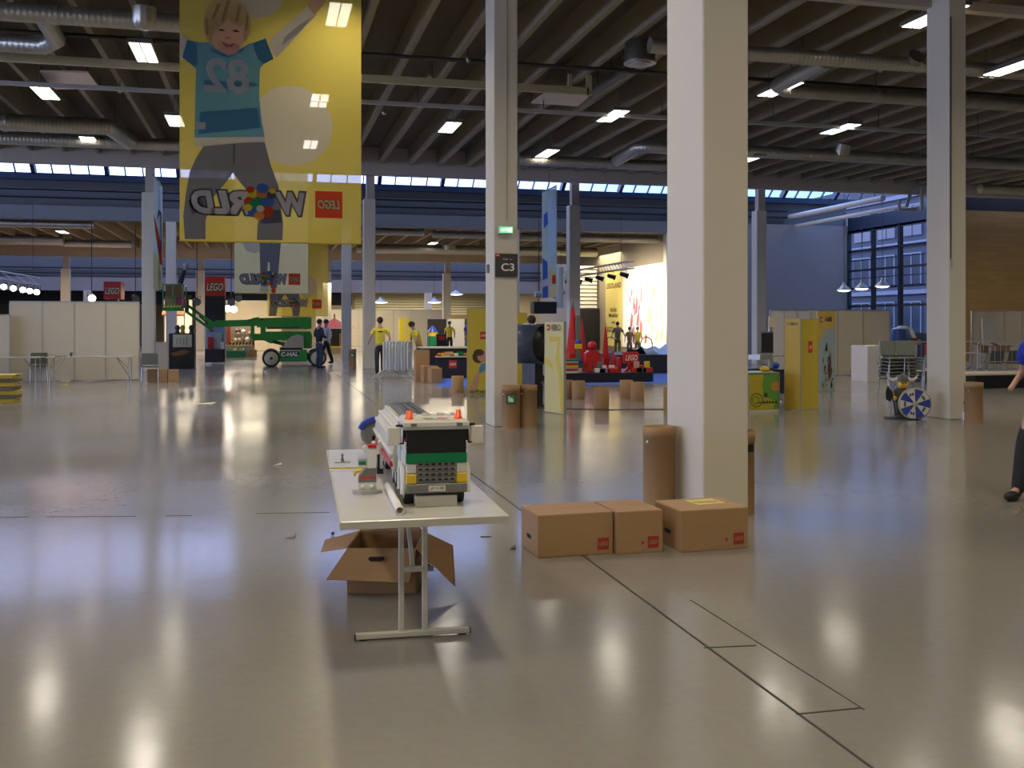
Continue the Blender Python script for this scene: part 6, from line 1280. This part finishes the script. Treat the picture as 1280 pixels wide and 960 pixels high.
def flip(px, Y): 
    g = root('flip_chart', (X_of(px, Y), Y, 0), 'tilted white flip chart board before the right hand partition', 'board', rz=R(6)); T_ = Matrix.Translation((0, 0, .75)) @ Matrix.Rotation(R(8), 4, 'Y') @ Matrix.Rotation(R(-10), 4, 'X')
    b = MB(); b.M = T_; b.bb((-.27, 0, 0), (.27, .03, 1.05), mat('flip_white', (.68, .64, .58))).build('sheet', g); MB().tube([(-.2, .02, .8), (-.3, -.1, 0)], .015, ALU, 6).tube([(.2, .02, .8), (.3, -.1, 0)], .015, ALU, 6).tube([(0, .1, 1.4), (0, .6, 0)], .015, ALU, 6).build('tripod', g)
flip(1237, 27.6)
fold_table(X_of(1222, 26.6), 26.4, 2.0, 'folding table with cartons and chairs right of the right pillar')
for px, lb, w_c, rz in ((1222, 'left', .35, .1), (1243, 'right', .42, -.2)):
    g = root('cardboard_box', (X_of(px, 26.7), 26.6, .732), 'open brown carton on the right hand folding table, %s one' % lb, 'box', 'cartons on the right hand table', rz)
    MB().bb((0, 0, 0), (w_c, .3, .22), CARD).build('body', g); MB().bar((0, 0, .22), (-.14, 0, .30), .28, CARD, .008).build('flap', g); MB().bar((w_c, 0.15, .22), (w_c+.16, .15, .18), .28, CARD, .008).build('flap', g)
for px, lb in ((1240, 'left'), (1262, 'right')): dup(ch0, (X_of(px, 25.9), 25.9, 0), R(175), 'grey chair at the right hand folding table, %s one' % lb)
q = fl(1207, 525); g = root('fire_extinguisher', (q[0]-.02, q[1], 0), 'small grey extinguisher at the foot of the right pillar', 'extinguisher')
MB().lathe([(.05, 0), (.055, .02), (.055, .1), (.02, .14)], GAL, 14).build('body', g); MB().tube([(0, 0, .13), (.0, -.03, .22), (-.04, -.03, .3), (-.0, -.02, .36)], .01, BLACK, 6).build('hose', g)
tag(MB().bb((-.04, -.05, -.1), (.04, 0, .1), mat('switch_white', (.5, .52, .55))).build('wall_switch', loc=(28.95, 37.9, P(1161, 380, 38.2).z)), 'small white switch on the pale pillar at the glass wall', 'switch') if 0 else None
# pillar details
b = MB().bb((3.52+.20, 15.445, 3.3), (3.52+.212, 15.46, 6.9), mat('conduit_beige', (.42, .39, .32))); tag(b.build('cable_conduit'), 'thin cable conduit above the exit sign on the second pillar', 'conduit')
b = MB().bb((11.37, 14.73, 2.75), (11.383, 14.75, 6.9), DP).bb((11.36, 14.72, 2.62), (11.40, 14.75, 2.75), mat('switch_white', (.5, .5, .46))); tag(b.build('cable_conduit'), 'thin dark conduit ending in a small box on the right pillar', 'conduit')
# projector gear right of the second pillar
g = root('overhead_equipment', (X_of(676, 40), 40, 2.1), 'dark equipment with white pipes hanging right of the second pillar', 'equipment')
MB().bb((-.3, 0, -.05), (.7, .6, .45), DM, ch=.03).build('casing', g); MB().tube([(-.2, .2, .75), (.6, .2, .75), (.8, .2, .6), (1.05, .2, .9)], .13, lp, 10).build('pipe', g); MB().tube([(.85, .2, .2), (.85, .2, 1.9)], .2, WHITE, 12).build('upright', g); MB().tube([(0, .3, .4), (0, .3, 3.9)], .02, DP, 6).build('hanger_rod', g)
